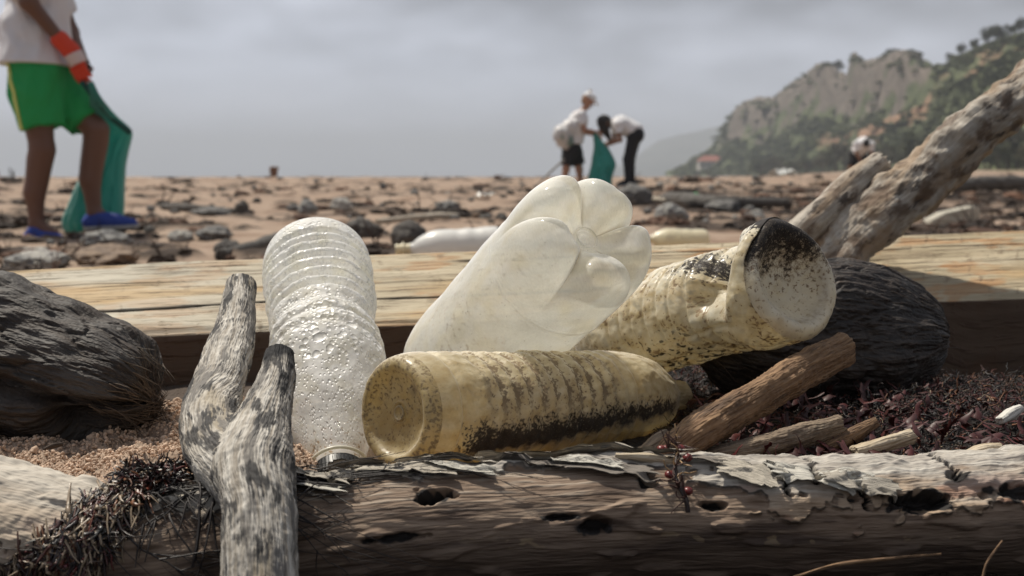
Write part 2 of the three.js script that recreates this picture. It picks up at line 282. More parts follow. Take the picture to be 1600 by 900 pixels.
// ---------------------------------------------------------------- the near log with peeling bark
const logRad = [0.050, 0.050, 0.048, 0.043, 0.041, 0.041, 0.041, 0.043, 0.045];
const logPts = [P(-260, 826, 0.715), P(-20, 842, 0.725), P(180, 882, 0.73), P(400, 854, 0.742), P(700, 824, 0.748), P(1000, 811, 0.754), P(1300, 809, 0.76), P(1600, 797, 0.772), P(1860, 780, 0.78)];
let logAt;
{
  // spots given by their place in view: along the log and how far round towards the viewer
  const hole = [[0.425, 0.70, 0.016, 0.16, 0.018], [0.535, 1.35, 0.014, 0.16, 0.012], [0.515, 1.18, 0.02, 0.08, 0.006], [0.765, 1.02, 0.026, 0.24, 0.016], [0.80, 0.62, 0.013, 0.12, 0.012], [0.845, 0.98, 0.03, 0.2, 0.008], [0.62, 1.05, 0.012, 0.10, 0.01], [0.575, 0.62, 0.008, 0.16, 0.006], [0.72, 0.95, 0.005, 0.06, 0.004], [0.40, 1.35, 0.03, 0.08, 0.006], [0.06, 1.25, 0.05, 0.3, 0.009], [0.68, 0.42, 0.003, 0.05, 0.004], [0.90, 0.5, 0.004, 0.05, 0.004], [0.08, 0.35, 0.012, 0.05, 0.004]];
  const holeAt = (t, a, w) => { let d = 0; for (const [ht, ha, st, sa, e] of hole) { const q = Math.hypot((t - ht) / st, (a - ha) / sa) * 1.25 + 0.8 * w; d = Math.max(d, e * (1 - sm(0.45, 1.1, q))); } return d; };
  const crackSet = [[0.668, 0.2, 0.95, 0.3], [0.70, -0.2, 0.75, -0.1], [0.795, -0.3, 0.6, 0.12], [0.72, 0.55, 1.2, 0.5], [0.35, 0.0, 0.5, 0.4]];
  const LEN = 1.0;
  const wrapA = (a) => a > Math.PI ? a - 2 * Math.PI : a;
  const bark = (t, a) => { // 1 where bark is left, with a ragged edge
    const x = t * 1.25, y = a * 0.042;
    const rag = 0.35 * fbm(x * 9, y * 30, 1, 4) + 0.22 * fbm(x * 34, y * 50, 3, 3);
    const reach = t > 0.60 ? mix(0.62, 1.25, sm(0.60, 0.68, t)) : t > 0.3 ? 0.34 : t > 0.2 ? 0.8 : 1.35; // how far round the bark comes down
    return sm(-0.02, 0.02, reach - Math.abs(a + 0.1) + rag * (t > 0.3 && t < 0.62 ? 0.9 : 1.2));
  };
  const crackA = (t, a) => { let d = 0; for (const [t0, a0, a1, sl] of crackSet) { const line = t0 + sl * 0.04 * (a - a0) + 0.006 * fbm(a * 6, t0 * 50, 2, 3); d = Math.max(d, (1 - sm(0.0008, 0.0026, Math.abs(t - line))) * sm(a0, a0 + 0.1, a) * (1 - sm(a1 - 0.1, a1, a))); } return d; };
  const log = limb(logPts, logRad, {
    nu: 300, nv: 900, seed: 3, disp: (a0, t, p) => {
      const a = wrapA(a0), w = fbm(p.x * 50, p.y * 60, p.z * 60, 3), b = bark(t, a);
      return 0.0035 * fbm(p.x * 9, p.y * 14, p.z * 14, 3) + 0.0006 * fbm(p.x * 18, p.y * 170, p.z * 170, 3) + b * 0.0022 * (1 + 0.8 * w) - holeAt(t, a, w) - crackA(t, a) * 0.006 + 0.003 * sm(0.3, 0.6, fbm(p.x * 14, a * 2, 5, 2));
    },
  });
  logAt = log.at;
  const tx = textures(2048, 768, (u, v, o) => {
    // u is round, v along: the texture is stored turned, see below
    const t = u, a = wrapA(v * 2 * Math.PI), x = t * log.L, cy = 0.043 * Math.cos(a), cz = 0.043 * Math.sin(a);
    const g = fbm(x * 16, cy * 200, cz * 200, 4), g2 = fbm(x * 50, cy * 420, cz * 420, 3), blot = fbm(x * 9, cy * 40, cz * 40, 4), w = fbm(x * 50, cy * 60, cz * 60, 3);
    const b = bark(t, a), edge = b * (1 - bark(t, a + 0.035 * Math.sign(a + 0.1))) ;
    let wood = mix3([0.14, 0.092, 0.062], [0.33, 0.245, 0.178], clamp(0.5 + 0.8 * g)); wood = mix3(wood, [0.055, 0.034, 0.025], 0.75 * sm(0.05, 0.5, blot + 0.25 * g2)); wood = mix3(wood, [0.36, 0.30, 0.24], 0.7 * sm(0.1, 0.45, g + 0.5 * g2) * (1 - sm(0.6, 1.2, Math.abs(a))));
    let bk = mix3([0.31, 0.275, 0.235], [0.51, 0.475, 0.42], clamp(0.5 + 0.9 * g)); bk = mix3(bk, [0.16, 0.14, 0.13], 0.75 * sm(0.12, 0.42, g2 * 0.7 + blot * 0.6)); bk = mix3(bk, [0.34, 0.23, 0.14], 0.8 * sm(0.55, 1.15, Math.abs(a + 0.1) + 0.5 * blot)); bk = mix3(bk, [0.32, 0.14, 0.09], 0.5 * sm(0.2, 0.5, fbm(x * 12 + 5, cy * 30, cz * 30, 3)) * sm(0.5, 0.9, a));
    if (t < 0.26) bk = mix3(bk, [0.58, 0.52, 0.43], 0.45);
    let c = mix3(wood, bk, b); c = mix3(c, [0.03, 0.024, 0.02], 0.85 * edge);
    c = mix3(c, [0.04, 0.025, 0.018], 0.72 * sm(1.1, 1.8, Math.abs(a) + 0.25 * blot)); // shade on the underside, put into the colour
    c = mix3(c, [0.30, 0.22, 0.13], 0.5 * sm(0.4, 0.55, fbm(x * 40, a * 3, 8, 3)) * sm(1.4, 1.5, a) * (1 - sm(1.6, 1.7, a)));
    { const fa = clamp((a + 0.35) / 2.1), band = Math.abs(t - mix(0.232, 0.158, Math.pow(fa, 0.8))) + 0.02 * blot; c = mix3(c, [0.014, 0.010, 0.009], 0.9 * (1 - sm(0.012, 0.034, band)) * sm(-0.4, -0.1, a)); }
    const h = holeAt(t, a, w); c = mix3(c, [0.014, 0.011, 0.010], clamp(h / 0.0035)); c = mix3(c, [0.015, 0.012, 0.01], crackA(t, a));
    o.r = c[0]; o.g = c[1]; o.b = c[2]; o.h = 0.5 + 0.3 * g + 0.25 * g2 + 0.1 * b; o.ro = 0.85;
  });
  const uv = log.geo.attributes.uv; for (let i = 0; i < uv.count; i++) uv.setXY(i, uv.getY(i), uv.getX(i));
  for (const k of ['map', 'bumpMap']) { tx[k].wrapS = THREE.ClampToEdgeWrapping; tx[k].wrapT = THREE.RepeatWrapping; }
  const lg = group('driftwood_log', 'long brown driftwood log with peeling grey bark lying across the front', 'driftwood log');
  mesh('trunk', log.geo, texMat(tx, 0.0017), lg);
  // curled flakes of bark that stand off the log
  const R = rng(77), fl = [[0.30, -0.1], [0.345, 0.12], [0.37, -0.25], [0.405, 0.1], [0.445, 0.22], [0.47, -0.05], [0.50, 0.12], [0.505, -0.3], [0.53, 0.2], [0.565, -0.2], [0.60, 0.15], [0.645, 0.5], [0.70, 0.6], [0.725, 0.72], [0.55, 0.35], [0.43, -0.3], [0.325, 0.3]];
  const barkMat = (c) => { const t = textures(128, 64, (u, v, o) => { const g = fbm(u * 4, v * 22, c[0] * 9, 3), e = clamp(0.8 + 0.5 * g); o.r = c[0] * e; o.g = c[1] * e; o.b = c[2] * e; o.h = 0.5 + 0.5 * g; o.ro = 0.9; }); return texMat(t, 0.001); };
  const bm = [barkMat([0.60, 0.57, 0.50]), barkMat([0.42, 0.38, 0.32]), barkMat([0.24, 0.21, 0.18]), barkMat([0.50, 0.45, 0.37])];
  fl.forEach(([t, a], i) => {
    const len = (0.018 + 0.03 * R()) / log.L, wid = 0.18 + 0.25 * R(), lift = 0.002 + 0.004 * R(), s = R() * 50;
    const top = (u, v, p, th) => { const e = 1 + 0.35 * fbm(u * 3 + s, v * 3, s, 3), uu = (u - 0.5) * e, vv = (v - 0.5) * e; return logAt(a + vv * wid + 0.3 * uu, t + uu * len * 2, p, 0.0022 + lift * Math.pow(clamp(vv + 0.5), 2) + th); };
    const g1 = grid(20, 12, (u, v, p) => top(u, v, p, 0.0009), false), g2 = grid(20, 12, (u, v, p) => top(u, v, p, 0), false);
    mesh('bark_flake', mergeGeometries([g1, g2]), bm[i % 4], lg);
  });
}

// ---------------------------------------------------------------- other pieces of driftwood
function driftTex(w, h, L, r, style, seed) { // u round, v along
  return textures(w, h, (u, v, o) => {
    const a = u * 2 * Math.PI, x = v * L, cy = r * Math.cos(a), cz = r * Math.sin(a), tw = 0.15 * x;
    const g = fbm(x * 22 + seed, (cy + tw * 0.05) * 260, cz * 260, 4), g2 = fbm(x * 70, cy * 520 + seed, cz * 520, 3), blot = fbm(x * 9 + seed, cy * 70 + tw, cz * 70, 5), big = fbm(x * 6 + seed, cy * 18, cz * 18 + 4, 3);
    style(o, { g, g2, blot, big, x, v, a, cy, cz });
    o.h = o.h ?? 0.5; o.ro = 0.85;
  });
}
const set = (o, c) => { o.r = c[0]; o.g = c[1]; o.b = c[2]; };
{ // the forked stick that leans on the near log
  const fA = [P(412, 985, 0.64), P(408, 900, 0.655), P(405, 800, 0.68), P(402, 720, 0.715), P(418, 640, 0.76), P(433, 585, 0.79), P(438, 553, 0.805)];
  const rA = [0.0235, 0.0232, 0.0232, 0.0245, 0.0195, 0.0155, 0.0105];
  const fB = [P(418, 800, 0.69), P(370, 745, 0.715), P(336, 690, 0.76), P(330, 640, 0.805), P(349, 580, 0.86), P(369, 505, 0.93), P(376, 445, 0.98)];
  const rB = [0.012, 0.0215, 0.0225, 0.0205, 0.0195, 0.0165, 0.0135];
  const style = (seed) => (o, { g, g2, blot, big, v, a }) => {
    let c = mix3([0.285, 0.25, 0.205], [0.60, 0.565, 0.505], clamp(0.55 + 1.1 * g));
    c = mix3(c, [0.30, 0.24, 0.15], 0.5 * sm(0.1, 0.5, big));
    c = mix3(c, [0.13, 0.12, 0.11], 0.85 * sm(-0.10, 0.32, blot + 0.45 * g2 + 0.25 * g)); c = mix3(c, [0.03, 0.029, 0.030], 0.9 * sm(0.08, 0.32, fbm(v * 6 + seed, Math.cos(a) * 1.1, Math.sin(a) * 1.1, 5) + 0.30 * g2 + 0.15 * g));
    if (seed < 5) c = mix3(c, [0.025, 0.024, 0.025], sm(0.90, 0.955, v + 0.05 * blot));
    set(o, c); o.h = 0.5 + 0.35 * g + 0.25 * g2;
  };
  const g = group('forked_stick', 'weathered grey forked stick leaning across the log in front of the ribbed clear bottle', 'driftwood stick');
  const plain = limb(fA, rA, { ref: V(0, 0, 1), nu: 8, nv: 60 }), cA = []; for (let i = 0; i <= 60; i++) cA.push([plain.curve.getPointAt(i / 60), plain.R(i / 60)]);
  const plainB = limb(fB, rB, { ref: V(0, 0, 1), nu: 8, nv: 60 }), cB = []; for (let i = 0; i <= 60; i++) cB.push([plainB.curve.getPointAt(i / 60), plainB.R(i / 60)]);
  const dist = (p, cs) => { let d = 9; for (const [q, r] of cs) d = Math.min(d, p.distanceTo(q) - r); return d; };
  const swell = (cs) => (a, t, p, r) => { const K = 0.016, h = Math.max(0, K - Math.abs(dist(p, cs))) / K; return h * h * K * 0.3 + 0.0016 * fbm(p.x * 40, p.y * 16, p.z * 40, 3) + 0.0007 * fbm(p.x * 190, p.y * 40, p.z * 190, 3); };
  const A = limb(fA, rA, { ref: V(0, 0, 1), nu: 120, nv: 260, jag: 0.3, disp: swell(cB) }), B = limb(fB, rB, { ref: V(0, 0, 1), nu: 110, nv: 260, jag: 0.3, seed: 4, disp: swell(cA) });
  mesh('stem', A.geo, texMat(driftTex(512, 1024, A.L, 0.022, style(2), 2), 0.0022), g);
  mesh('prong', B.geo, texMat(driftTex(512, 1024, B.L, 0.019, style(6), 9), 0.002), g);
}
{ // the thick pale branch that rises out of the picture, with its short second limb
  const pA = [P(1290, 415, 1.56), P(1352, 351, 1.56), P(1434, 287, 1.55), P(1505, 222, 1.54), P(1565, 172, 1.53), P(1660, 92, 1.52), P(1790, -20, 1.5), P(1930, -120, 1.5)], rA = [0.037, 0.0405, 0.0385, 0.037, 0.034, 0.032, 0.029, 0.022];
  const pB = [P(1222, 392, 1.565), P(1262, 354, 1.565), P(1314, 307, 1.57), P(1376, 253, 1.575)], rB = [0.020, 0.024, 0.0225, 0.0185];
  const style = (o, { g, g2, blot, big, x, cy, cz }) => { const iso = fbm(x * 26, cy * 30, cz * 30 + 7, 5); let c = mix3([0.25, 0.21, 0.17], [0.50, 0.46, 0.40], clamp(0.55 + 0.45 * g + 0.6 * iso)); c = mix3(c, [0.27, 0.18, 0.105], 0.7 * sm(-0.15, 0.4, big)); c = mix3(c, [0.115, 0.075, 0.05], 0.85 * sm(0.0, 0.38, 0.9 * fbm(x * 17 + 3, cy * 19, cz * 19, 5) + 0.2 * g2)); c = mix3(c, [0.045, 0.032, 0.025], 0.85 * sm(0.30, 0.55, fbm(cy * 30, cz * 30, x * 16, 4) + 0.3 * g2)); set(o, c); o.h = 0.5 + 0.2 * g + 0.35 * iso; };
  const disp = (s) => (a, t, p, r) => r * (0.22 * fbm(p.x * 10 + s, p.y * 10, p.z * 10, 3) + 0.12 * fbm(p.x * 32, p.y * 32 + s, p.z * 32, 4) + 0.04 * Math.sin(a * 3 + t * 9) + 0.08 * Math.sin(a * 2 - t * 12 + 1));
  const g = group('driftwood_branch', 'thick pale knobbly branch slanting up over the timber beam, with a broken side limb', 'driftwood branch');
  const A = limb(pA, rA, { ref: V(0, 0, 1), nu: 120, nv: 320, disp: disp(0), jag: 0.6 }), B = limb(pB, rB, { ref: V(0, 0, 1), nu: 90, nv: 140, disp: (a, t, p, r) => 0.6 * disp(5)(a, t, p, r), jag: 0.5 });
  mesh('stem', A.geo, texMat(driftTex(512, 1024, A.L, 0.042, style, 21), 0.003), g);
  mesh('broken_limb', B.geo, texMat(driftTex(256, 512, B.L, 0.028, style, 27), 0.003), g);
}
{ // brown stick and small sticks by the dark coconut
  const brown = (o, { g, g2, blot }) => { let c = mix3([0.115, 0.062, 0.032], [0.30, 0.185, 0.10], clamp(0.5 + 0.85 * g)); c = mix3(c, [0.05, 0.03, 0.02], 0.7 * sm(0.1, 0.5, blot + 0.3 * g2)); set(o, c); o.h = 0.5 + 0.45 * g + 0.3 * g2; };
  const grey = (o, { g, g2, blot }) => { let c = mix3([0.14, 0.10, 0.07], [0.30, 0.23, 0.16], clamp(0.5 + 0.85 * g)); c = mix3(c, [0.05, 0.035, 0.026], 0.7 * sm(0.1, 0.5, blot + 0.3 * g2)); set(o, c); o.h = 0.5 + 0.45 * g + 0.3 * g2; };
  const pale = (o, { g, g2 }) => { set(o, mix3([0.36, 0.28, 0.18], [0.6, 0.52, 0.40], clamp(0.5 + 0.8 * g + 0.3 * g2))); o.h = 0.5 + 0.4 * g; };
  const rough = (s) => (a, t, p, r) => r * (0.16 * Math.cos(2 * a + 3 * t) + 0.10 * Math.abs(Math.sin(a * 2.5 + t * 2)) + 0.14 * fbm(p.x * 30 + s, p.y * 30, p.z * 30, 3) + 0.06 * fbm(p.x * 160, p.y * 160, p.z * 160, 2));
  const stick = (name, label, pts, rad, style, seed, cat = 'stick', big = false) => { const l = limb(pts, rad, { ref: V(0, 0, 1), nu: big ? 72 : 28, nv: big ? 200 : 70, disp: rough(seed), jag: 0.9, seed }); tag(mesh(name, l.geo, texMat(driftTex(256, big ? 1024 : 256, l.L, rad[1], style, seed), 0.0022)), label, cat); return l; };
  stick('broken_stick', 'brown broken stick propped slanting against the dark coconut', [P(1012, 735, 0.835), P(1085, 680, 0.86), P(1190, 618, 0.90), P(1262, 575, 0.94), P(1320, 545, 0.97)], [0.013, 0.0165, 0.0152, 0.0148, 0.0125], brown, 3, 'stick', true);
  stick('grey_stick', 'grey-brown split stick lying flat on the seaweed below the propped stick', [P(1090, 716, 0.86), P(1170, 703, 0.865), P(1250, 682, 0.88), P(1312, 664, 0.89)], [0.007, 0.0105, 0.0095, 0.007], grey, 12, 'stick', true);
  stick('wood_fragment', 'short brown wood fragment at the end of the grey-brown split stick', [P(1290, 700, 0.885), P(1325, 684, 0.89), P(1368, 660, 0.905)], [0.006, 0.007, 0.004], brown, 17, 'wood fragment');
  stick('wood_fragment', 'pale tan stick stub lying on the dark seaweed near the log', [P(1335, 706, 0.86), P(1380, 695, 0.865), P(1425, 682, 0.87)], [0.0055, 0.0062, 0.0055], pale, 22, 'wood fragment');
  stick('wood_fragment', 'small white wood chip on the seaweed farthest from the bottles', [P(1562, 657, 0.95), P(1578, 648, 0.955), P(1595, 638, 0.96)], [0.004, 0.0055, 0.003], (o, q) => { pale(o, q); o.r = 0.62; o.g = 0.6; o.b = 0.55; }, 25, 'wood chip');
  stick('wood_fragment', 'small grey stub wedged between the stained bottle and the propped brown stick', [P(1000, 712, 0.845), P(1020, 700, 0.85), P(1042, 684, 0.86)], [0.007, 0.008, 0.006], grey, 31, 'wood fragment');
  stick('wood_splinter', 'flat yellowish splinter resting on top of the log beside the berry sprig', [P(962, 712, 0.745), P(1000, 714, 0.743), P(1060, 722, 0.742)], [0.002, 0.0035, 0.002], (o, q) => { pale(o, q); }, 33, 'wood splinter');
  stick('pale_pebble_stick', 'small knobbly pale fragment beside the log at the edge of the dark seaweed', [P(1500, 716, 0.80), P(1530, 708, 0.80), P(1562, 702, 0.805)], [0.004, 0.0062, 0.004], pale, 36, 'wood fragment');
  stick('twig', 'thin dark twig on the granular sand beside the forked stick', [P(243, 728, 0.80), P(270, 741, 0.79), P(298, 752, 0.78)], [0.0012, 0.0018, 0.0015], (o) => { set(o, [0.03, 0.022, 0.018]); }, 38, 'twig');
  stick('twig', 'short dark twig on the sand just below the frayed husk', [P(68, 702, 0.88), P(82, 697, 0.885), P(98, 694, 0.89)], [0.0012, 0.002, 0.0012], (o) => { set(o, [0.045, 0.03, 0.022]); }, 41, 'twig');
  stick('twig', 'long thin brown twig lying under the near log', [P(1240, 902, 0.69), P(1310, 882, 0.69), P(1380, 874, 0.692), P(1470, 866, 0.695)], [0.0008, 0.0013, 0.0011, 0.0006], brown, 44, 'twig');
  stick('twig', 'thin upright brown twig standing under the near log', [P(1535, 905, 0.69), P(1542, 880, 0.69), P(1566, 845, 0.695)], [0.0009, 0.0009, 0.0006], brown, 47, 'twig');
}

// ---------------------------------------------------------------- coconuts in their husks
{
  const husk = (cfg) => {
    const { c, ax, turn, seed, disp, col, rough = 0.75 } = cfg;
    const q = new THREE.Quaternion().setFromEuler(new THREE.Euler(...turn));
    const base = (u, v, p, ex = 0) => { // u round the long axis, v along it
      const a = u * 2 * Math.PI, f = v * Math.PI, rr = Math.pow(Math.sin(f), 0.8);
      p.set(-Math.cos(f) * ax[0], Math.cos(a) * rr * ax[1], Math.sin(a) * rr * ax[2]);
      const k = 1 + disp(p, a, v) + ex; p.y *= k; p.z *= k; p.x *= 1 + (k - 1) * 0.5;
      return p;
    };
    const geo = grid(360, 260, (u, v, p) => base(u, v, p));
    const tx = textures(1024, 512, (u, v, o) => col(o, u, v)); // u along, v round
    const uv = geo.attributes.uv; for (let i = 0; i < uv.count; i++) uv.setXY(i, clamp(uv.getY(i), 0.002, 0.998), uv.getX(i));
    for (const k of ['map', 'bumpMap']) { tx[k].wrapS = THREE.ClampToEdgeWrapping; tx[k].wrapT = THREE.RepeatWrapping; }
    const g = group(cfg.name, cfg.label, 'coconut', c); g.quaternion.copy(q);
    mesh('husk', geo, texMat(tx, 0.0022), g);
    const s = new Soup(), R = rng(seed), p = V(), d = V(), e = V();
    for (let k = 0; k < cfg.hairs; k++) {
      const v = cfg.hairV(R), u = R(); base(u, v, p, 0.002); base(u, clamp(v + 0.02), d, 0.002); e.copy(d).sub(p).normalize(); const out = V(0, p.y, p.z).normalize();
      e.addScaledVector(out, cfg.lift * R() + 0.02).addScaledVector(V(R() - 0.5, R() - 0.5, R() - 0.5), cfg.mess).normalize();
      const pts = wander(R, p, e, 7, cfg.len * (0.4 + R()) / 7, 0.25), tone = 0.5 + R();
      s.tube(pts, [0.0006, 0.00025], cfg.hair.map((x) => x * tone), 3);
    }
    tag(mesh('fibres', s.geo(), new THREE.MeshStandardMaterial({ vertexColors: true, roughness: 0.7 }), g), null, null, null, 'stuff');
  };
  husk({
    name: 'coconut', label: 'round dark fibrous coconut husk under the crumpled bottle by the timber', c: P(1275, 522, 1.17), ax: [0.142, 0.083, 0.08], turn: [0, 0.12, -0.04], seed: 5, hairs: 130, hairV: (R) => 0.08 + 0.84 * R(), lift: 0.05, mess: 0.14, len: 0.026, hair: [0.05, 0.036, 0.028],
    disp: (p, a, v) => 0.11 * fbm(p.x * 9, p.y * 12, p.z * 12, 3) + 0.03 * fbm(p.x * 14, Math.cos(a) * 9, Math.sin(a) * 9, 4) + 0.03 * Math.cos(3 * a + 0.4) * Math.sin(v * 3.1) - 0.022 * (1 - sm(0.02, 0.07, Math.abs(fbm(p.x * 10 + 2, Math.cos(a) * 2.2, Math.sin(a) * 2.2, 3)))) - 0.03 * (1 - sm(0.004, 0.02, Math.abs(v - 0.56 - 0.05 * fbm(a * 3, 2, 3, 3)))) * sm(0.8, 1.2, a) * (1 - sm(2.2, 2.6, a)),
    col: (o, u, v) => { const a = v * 2 * Math.PI, y = Math.cos(a), z = Math.sin(a), g = fbm(u * 10, y * 18, z * 18, 5), g2 = fbm(u * 44, y * 95, z * 95, 3), b = fbm(u * 5, y * 2, z * 2, 3); let c = mix3([0.014, 0.011, 0.010], [0.05, 0.037, 0.029], clamp(0.4 + 0.9 * g)); c = mix3(c, [0.085, 0.06, 0.044], 0.5 * sm(0.2, 0.5, g2 + 0.2 * g)); c = mix3(c, [0.026, 0.024, 0.024], 0.7 * sm(-0.1, 0.3, b) * sm(0.5, 0.7, u)); set(o, c); o.h = 0.5 + 0.4 * g + 0.4 * g2; o.ro = 0.62; },
  });
  husk({
    name: 'coconut', label: 'large frayed brown coconut husk half sunk in the granular sand', c: P(28, 566, 1.0), ax: [0.142, 0.073, 0.078], turn: [0.1, -0.25, -0.20], seed: 8, hairs: 520, hairV: (R) => 0.80 + 0.19 * R(), lift: 0.25, mess: 0.5, len: 0.022, hair: [0.11, 0.08, 0.056],
    disp: (p, a, v) => 0.19 * fbm(p.x * 8 + 4, p.y * 10, p.z * 10, 3) + 0.03 * fbm(p.x * 14, Math.cos(a) * 8, Math.sin(a) * 8, 4) - 0.03 * (1 - sm(0.02, 0.08, Math.abs(fbm(p.x * 8 + 2, Math.cos(a) * 2, Math.sin(a) * 2, 3)))) - 0.62 * Math.exp(-(((v - 0.79) / 0.10) ** 2) - ((a - 2.0) / 0.40) ** 2) - 0.24 * (1 - sm(0.02, 0.22, Math.abs(a - 1.62 + 0.7 * (v - 0.5) + 0.15 * fbm(v * 4, 2, 2, 2)))) * sm(0.15, 0.4, v),
    col: (o, u, v) => { const a = v * 2 * Math.PI, y = Math.cos(a), z = Math.sin(a), g = fbm(u * 8 + 3, y * 13, z * 13, 5), g2 = fbm(u * 40, y * 80, z * 80, 3), b = fbm(u * 4 + 9, y * 2, z * 2, 3); let c = mix3([0.016, 0.012, 0.010], [0.052, 0.038, 0.029], clamp(0.42 + 0.9 * g)); c = mix3(c, [0.062, 0.056, 0.052], 0.75 * sm(-0.1, 0.35, b)); c = mix3(c, [0.12, 0.088, 0.064], 0.5 * sm(0.15, 0.45, g2 + 0.3 * g) * sm(0.5, 0.9, u)); const pit = Math.exp(-(((u - 0.79) / 0.09) ** 2) - ((a - 2.0) / 0.36) ** 2); c = mix3(c, [0.012, 0.009, 0.008], clamp(pit * 1.1)); set(o, c); o.h = 0.5 + 0.4 * g + 0.4 * g2; o.ro = 0.68; },
  });
}

// ---------------------------------------------------------------- plastic bottles
// profile: [radius, distance from the base] in units of R, from the middle of the base to the mouth; the local y axis runs from base to mouth
function bottleShape({ base, mouth, R, prof, prof2, blend, nu, nv, disp, equal = true }) {
  const cv = (a) => new THREE.CatmullRomCurve3(a.map(([r, y]) => V(r, y, 0)), false, 'centripetal');
  const A = cv(prof), B = prof2 ? cv(prof2) : null; A.arcLengthDivisions = 600; A.updateArcLengths();
  const S = 800, ta = [], tb = [];
  for (let i = 0; i <= S; i++) { ta.push(equal ? A.getPointAt(i / S) : A.getPoint(i / S)); if (B) tb.push(B.getPoint(i / S)); }
  const pick = (arr, v) => { const x = clamp(v) * S, i = Math.min(S - 1, Math.floor(x)), f = x - i; return [mix(arr[i].x, arr[i + 1].x, f), mix(arr[i].y, arr[i + 1].y, f)]; };
  const at = (v, a) => { const p = pick(ta, v); if (!B) return p; const q = pick(tb, v), m = blend(a, v); return [mix(q[0], p[0], m), mix(q[1], p[1], m)]; };
  const Yx = mouth.clone().sub(base).normalize(), X = V(0, 1, 0).addScaledVector(Yx, -Yx.y).normalize(), Z = X.clone().cross(Yx);
  const q = new THREE.Quaternion().setFromRotationMatrix(new THREE.Matrix4().makeBasis(X, Yx, Z));
  const surf = (u, v, p) => { const a = u * 2 * Math.PI, [r, y] = at(v, a), d = disp ? disp(a, r, y, v) : [0, 0, 0, 0]; const rr = Math.max(0, r + d[0]); return p.set((Math.cos(a) * rr + (d[2] || 0)) * R, (y + d[1]) * R, (Math.sin(a) * rr + (d[3] || 0)) * R); };
  return { geo: grid(nu, nv, surf), q, at, surf };
}
const plastic = (tx, bump, extra) => texMat(tx, bump, { transmission: 1, thickness: 0, ior: 1.46, side: THREE.DoubleSide, ...extra });
const TAU = 2 * Math.PI, angd = (a, b) => Math.abs(((a - b) % TAU + 3 * Math.PI) % TAU - Math.PI);

{ // milky bottle with a five-lobed base, base towards the viewer
  const base = P(915, 374, 0.90).add(V(0.0105, 0.0128, 0.017)), mouth = base.clone().add(V(-0.446, -0.54, -0.71)), R = 0.0615;
  const tail = [[1, 2.2], [1, 3.2], [1, 4.2], [.97, 4.6], [.87, 5.0], [.68, 5.45], [.44, 5.85], [.28, 6.1], [.25, 6.3], [.25, 6.5]];
  const lobe = [[0, .40], [.08, .39], [.16, .385], [.22, .36], [.32, .24], [.46, .09], [.62, .0], [.78, .02], [.91, .15], [.985, .38], [1.01, .72], [1.005, 1.02], [1.0, 1.25], ...tail];
  const vale = [[0, .40], [.08, .39], [.16, .385], [.24, .385], [.40, .39], [.55, .41], [.69, .46], [.80, .54], [.89, .66], [.95, .80], [.985, .95], [1, 1.10], [1.0, 1.25], ...tail];
  const ph = 0.74;
  const lob = (a) => { const c = Math.abs(Math.cos(2.5 * (a + ph))); return 0.28 + 0.72 * (1 - Math.pow(1 - c, 2.8)); };
  const b = bottleShape({
    base, mouth, R, prof: lobe, prof2: vale, blend: lob, equal: false, nu: 400, nv: 420,
    disp: (a, r, y, v) => { const ring = 0.055 * Math.exp(-(((r - 0.16) / 0.014) ** 2)) * (y < 0.6 ? 1 : 0) - 0.02 * Math.exp(-(((r - 0.06) / 0.03) ** 2)) * (y < 0.6 ? 1 : 0); return [0.014 * Math.exp(-(((y - 1.30) / 0.025) ** 2)) - 0.006 * Math.exp(-(((y - 1.36) / 0.03) ** 2)) + 0.020 * fbm(Math.cos(a) * 1.2, y * 0.8, Math.sin(a) * 1.2, 2) * sm(0.6, 1.5, y), -ring + 0.012 * fbm(Math.cos(a) * r * 3, 3, Math.sin(a) * r * 3, 2) * sm(0.2, 0.5, r) * (1 - sm(1, 1.5, y)), 0, 0]; },
  });
  const seam = (y, a) => Math.exp(-(((y - 1.30) / 0.018) ** 2));
  const tx = textures(1024, 1024, (u, v, o) => {
    const a = u * TAU, [r, y] = b.at(v, a), X = Math.cos(a) * r, Z = Math.sin(a) * r;
    const haze = fbm(X * 2 + 3, y * 1.5, Z * 2, 4), fine = fbm(X * 14, y * 14, Z * 14, 3), scr = fbm(X * 3 + 40, y * 22, Z * 30, 3);
    const yellow = sm(-0.1, 0.5, fbm(X * 1.3 + 9, y * 0.8, Z * 1.3, 3));
    let c = mix3([0.92, 0.915, 0.87], [0.88, 0.84, 0.70], yellow * 0.7);
    const dirt = sm(0.34, 0.5, fbm(X * 5, y * 5, Z * 5 + 7, 4)) * sm(1.6, 2.6, y);
    c = mix3(c, [0.40, 0.30, 0.19], 0.35 * dirt); const speck = sm(0.80, 0.84, fbm(X * 26, y * 26, Z * 26, 2)); c = mix3(c, [0.10, 0.06, 0.04], 0.8 * speck);
    const valley = (1 - lob(a)) / 0.72; c = mix3(c, [0.42, 0.36, 0.25], 0.6 * sm(0.5, 1, valley) * (y < 1 ? 1 : 0) * sm(0.15, 0.3, r) * (1 - sm(0.55, 0.9, r)));
    o.r = c[0]; o.g = c[1]; o.b = c[2];
    o.t = clamp(0.77 + 0.08 * haze - 0.3 * dirt - 0.5 * speck - 0.2 * seam(y, a)); o.ro = clamp(0.73 + 0.07 * haze + 0.05 * scr);
    o.h = 0.5 + 0.2 * fine * 0.4 + 0.10 * scr + 0.3 * seam(y, a);
  }, { trans: true });
  const g = group('plastic_bottle', 'large milky plastic bottle with five-lobed base pointing up, lying on top of the others', 'plastic bottle', base); g.quaternion.copy(b.q);
  mesh('shell', b.geo, plastic(tx, 0.0008, { clearcoat: 1, clearcoatRoughness: 0.12 }), g);
}
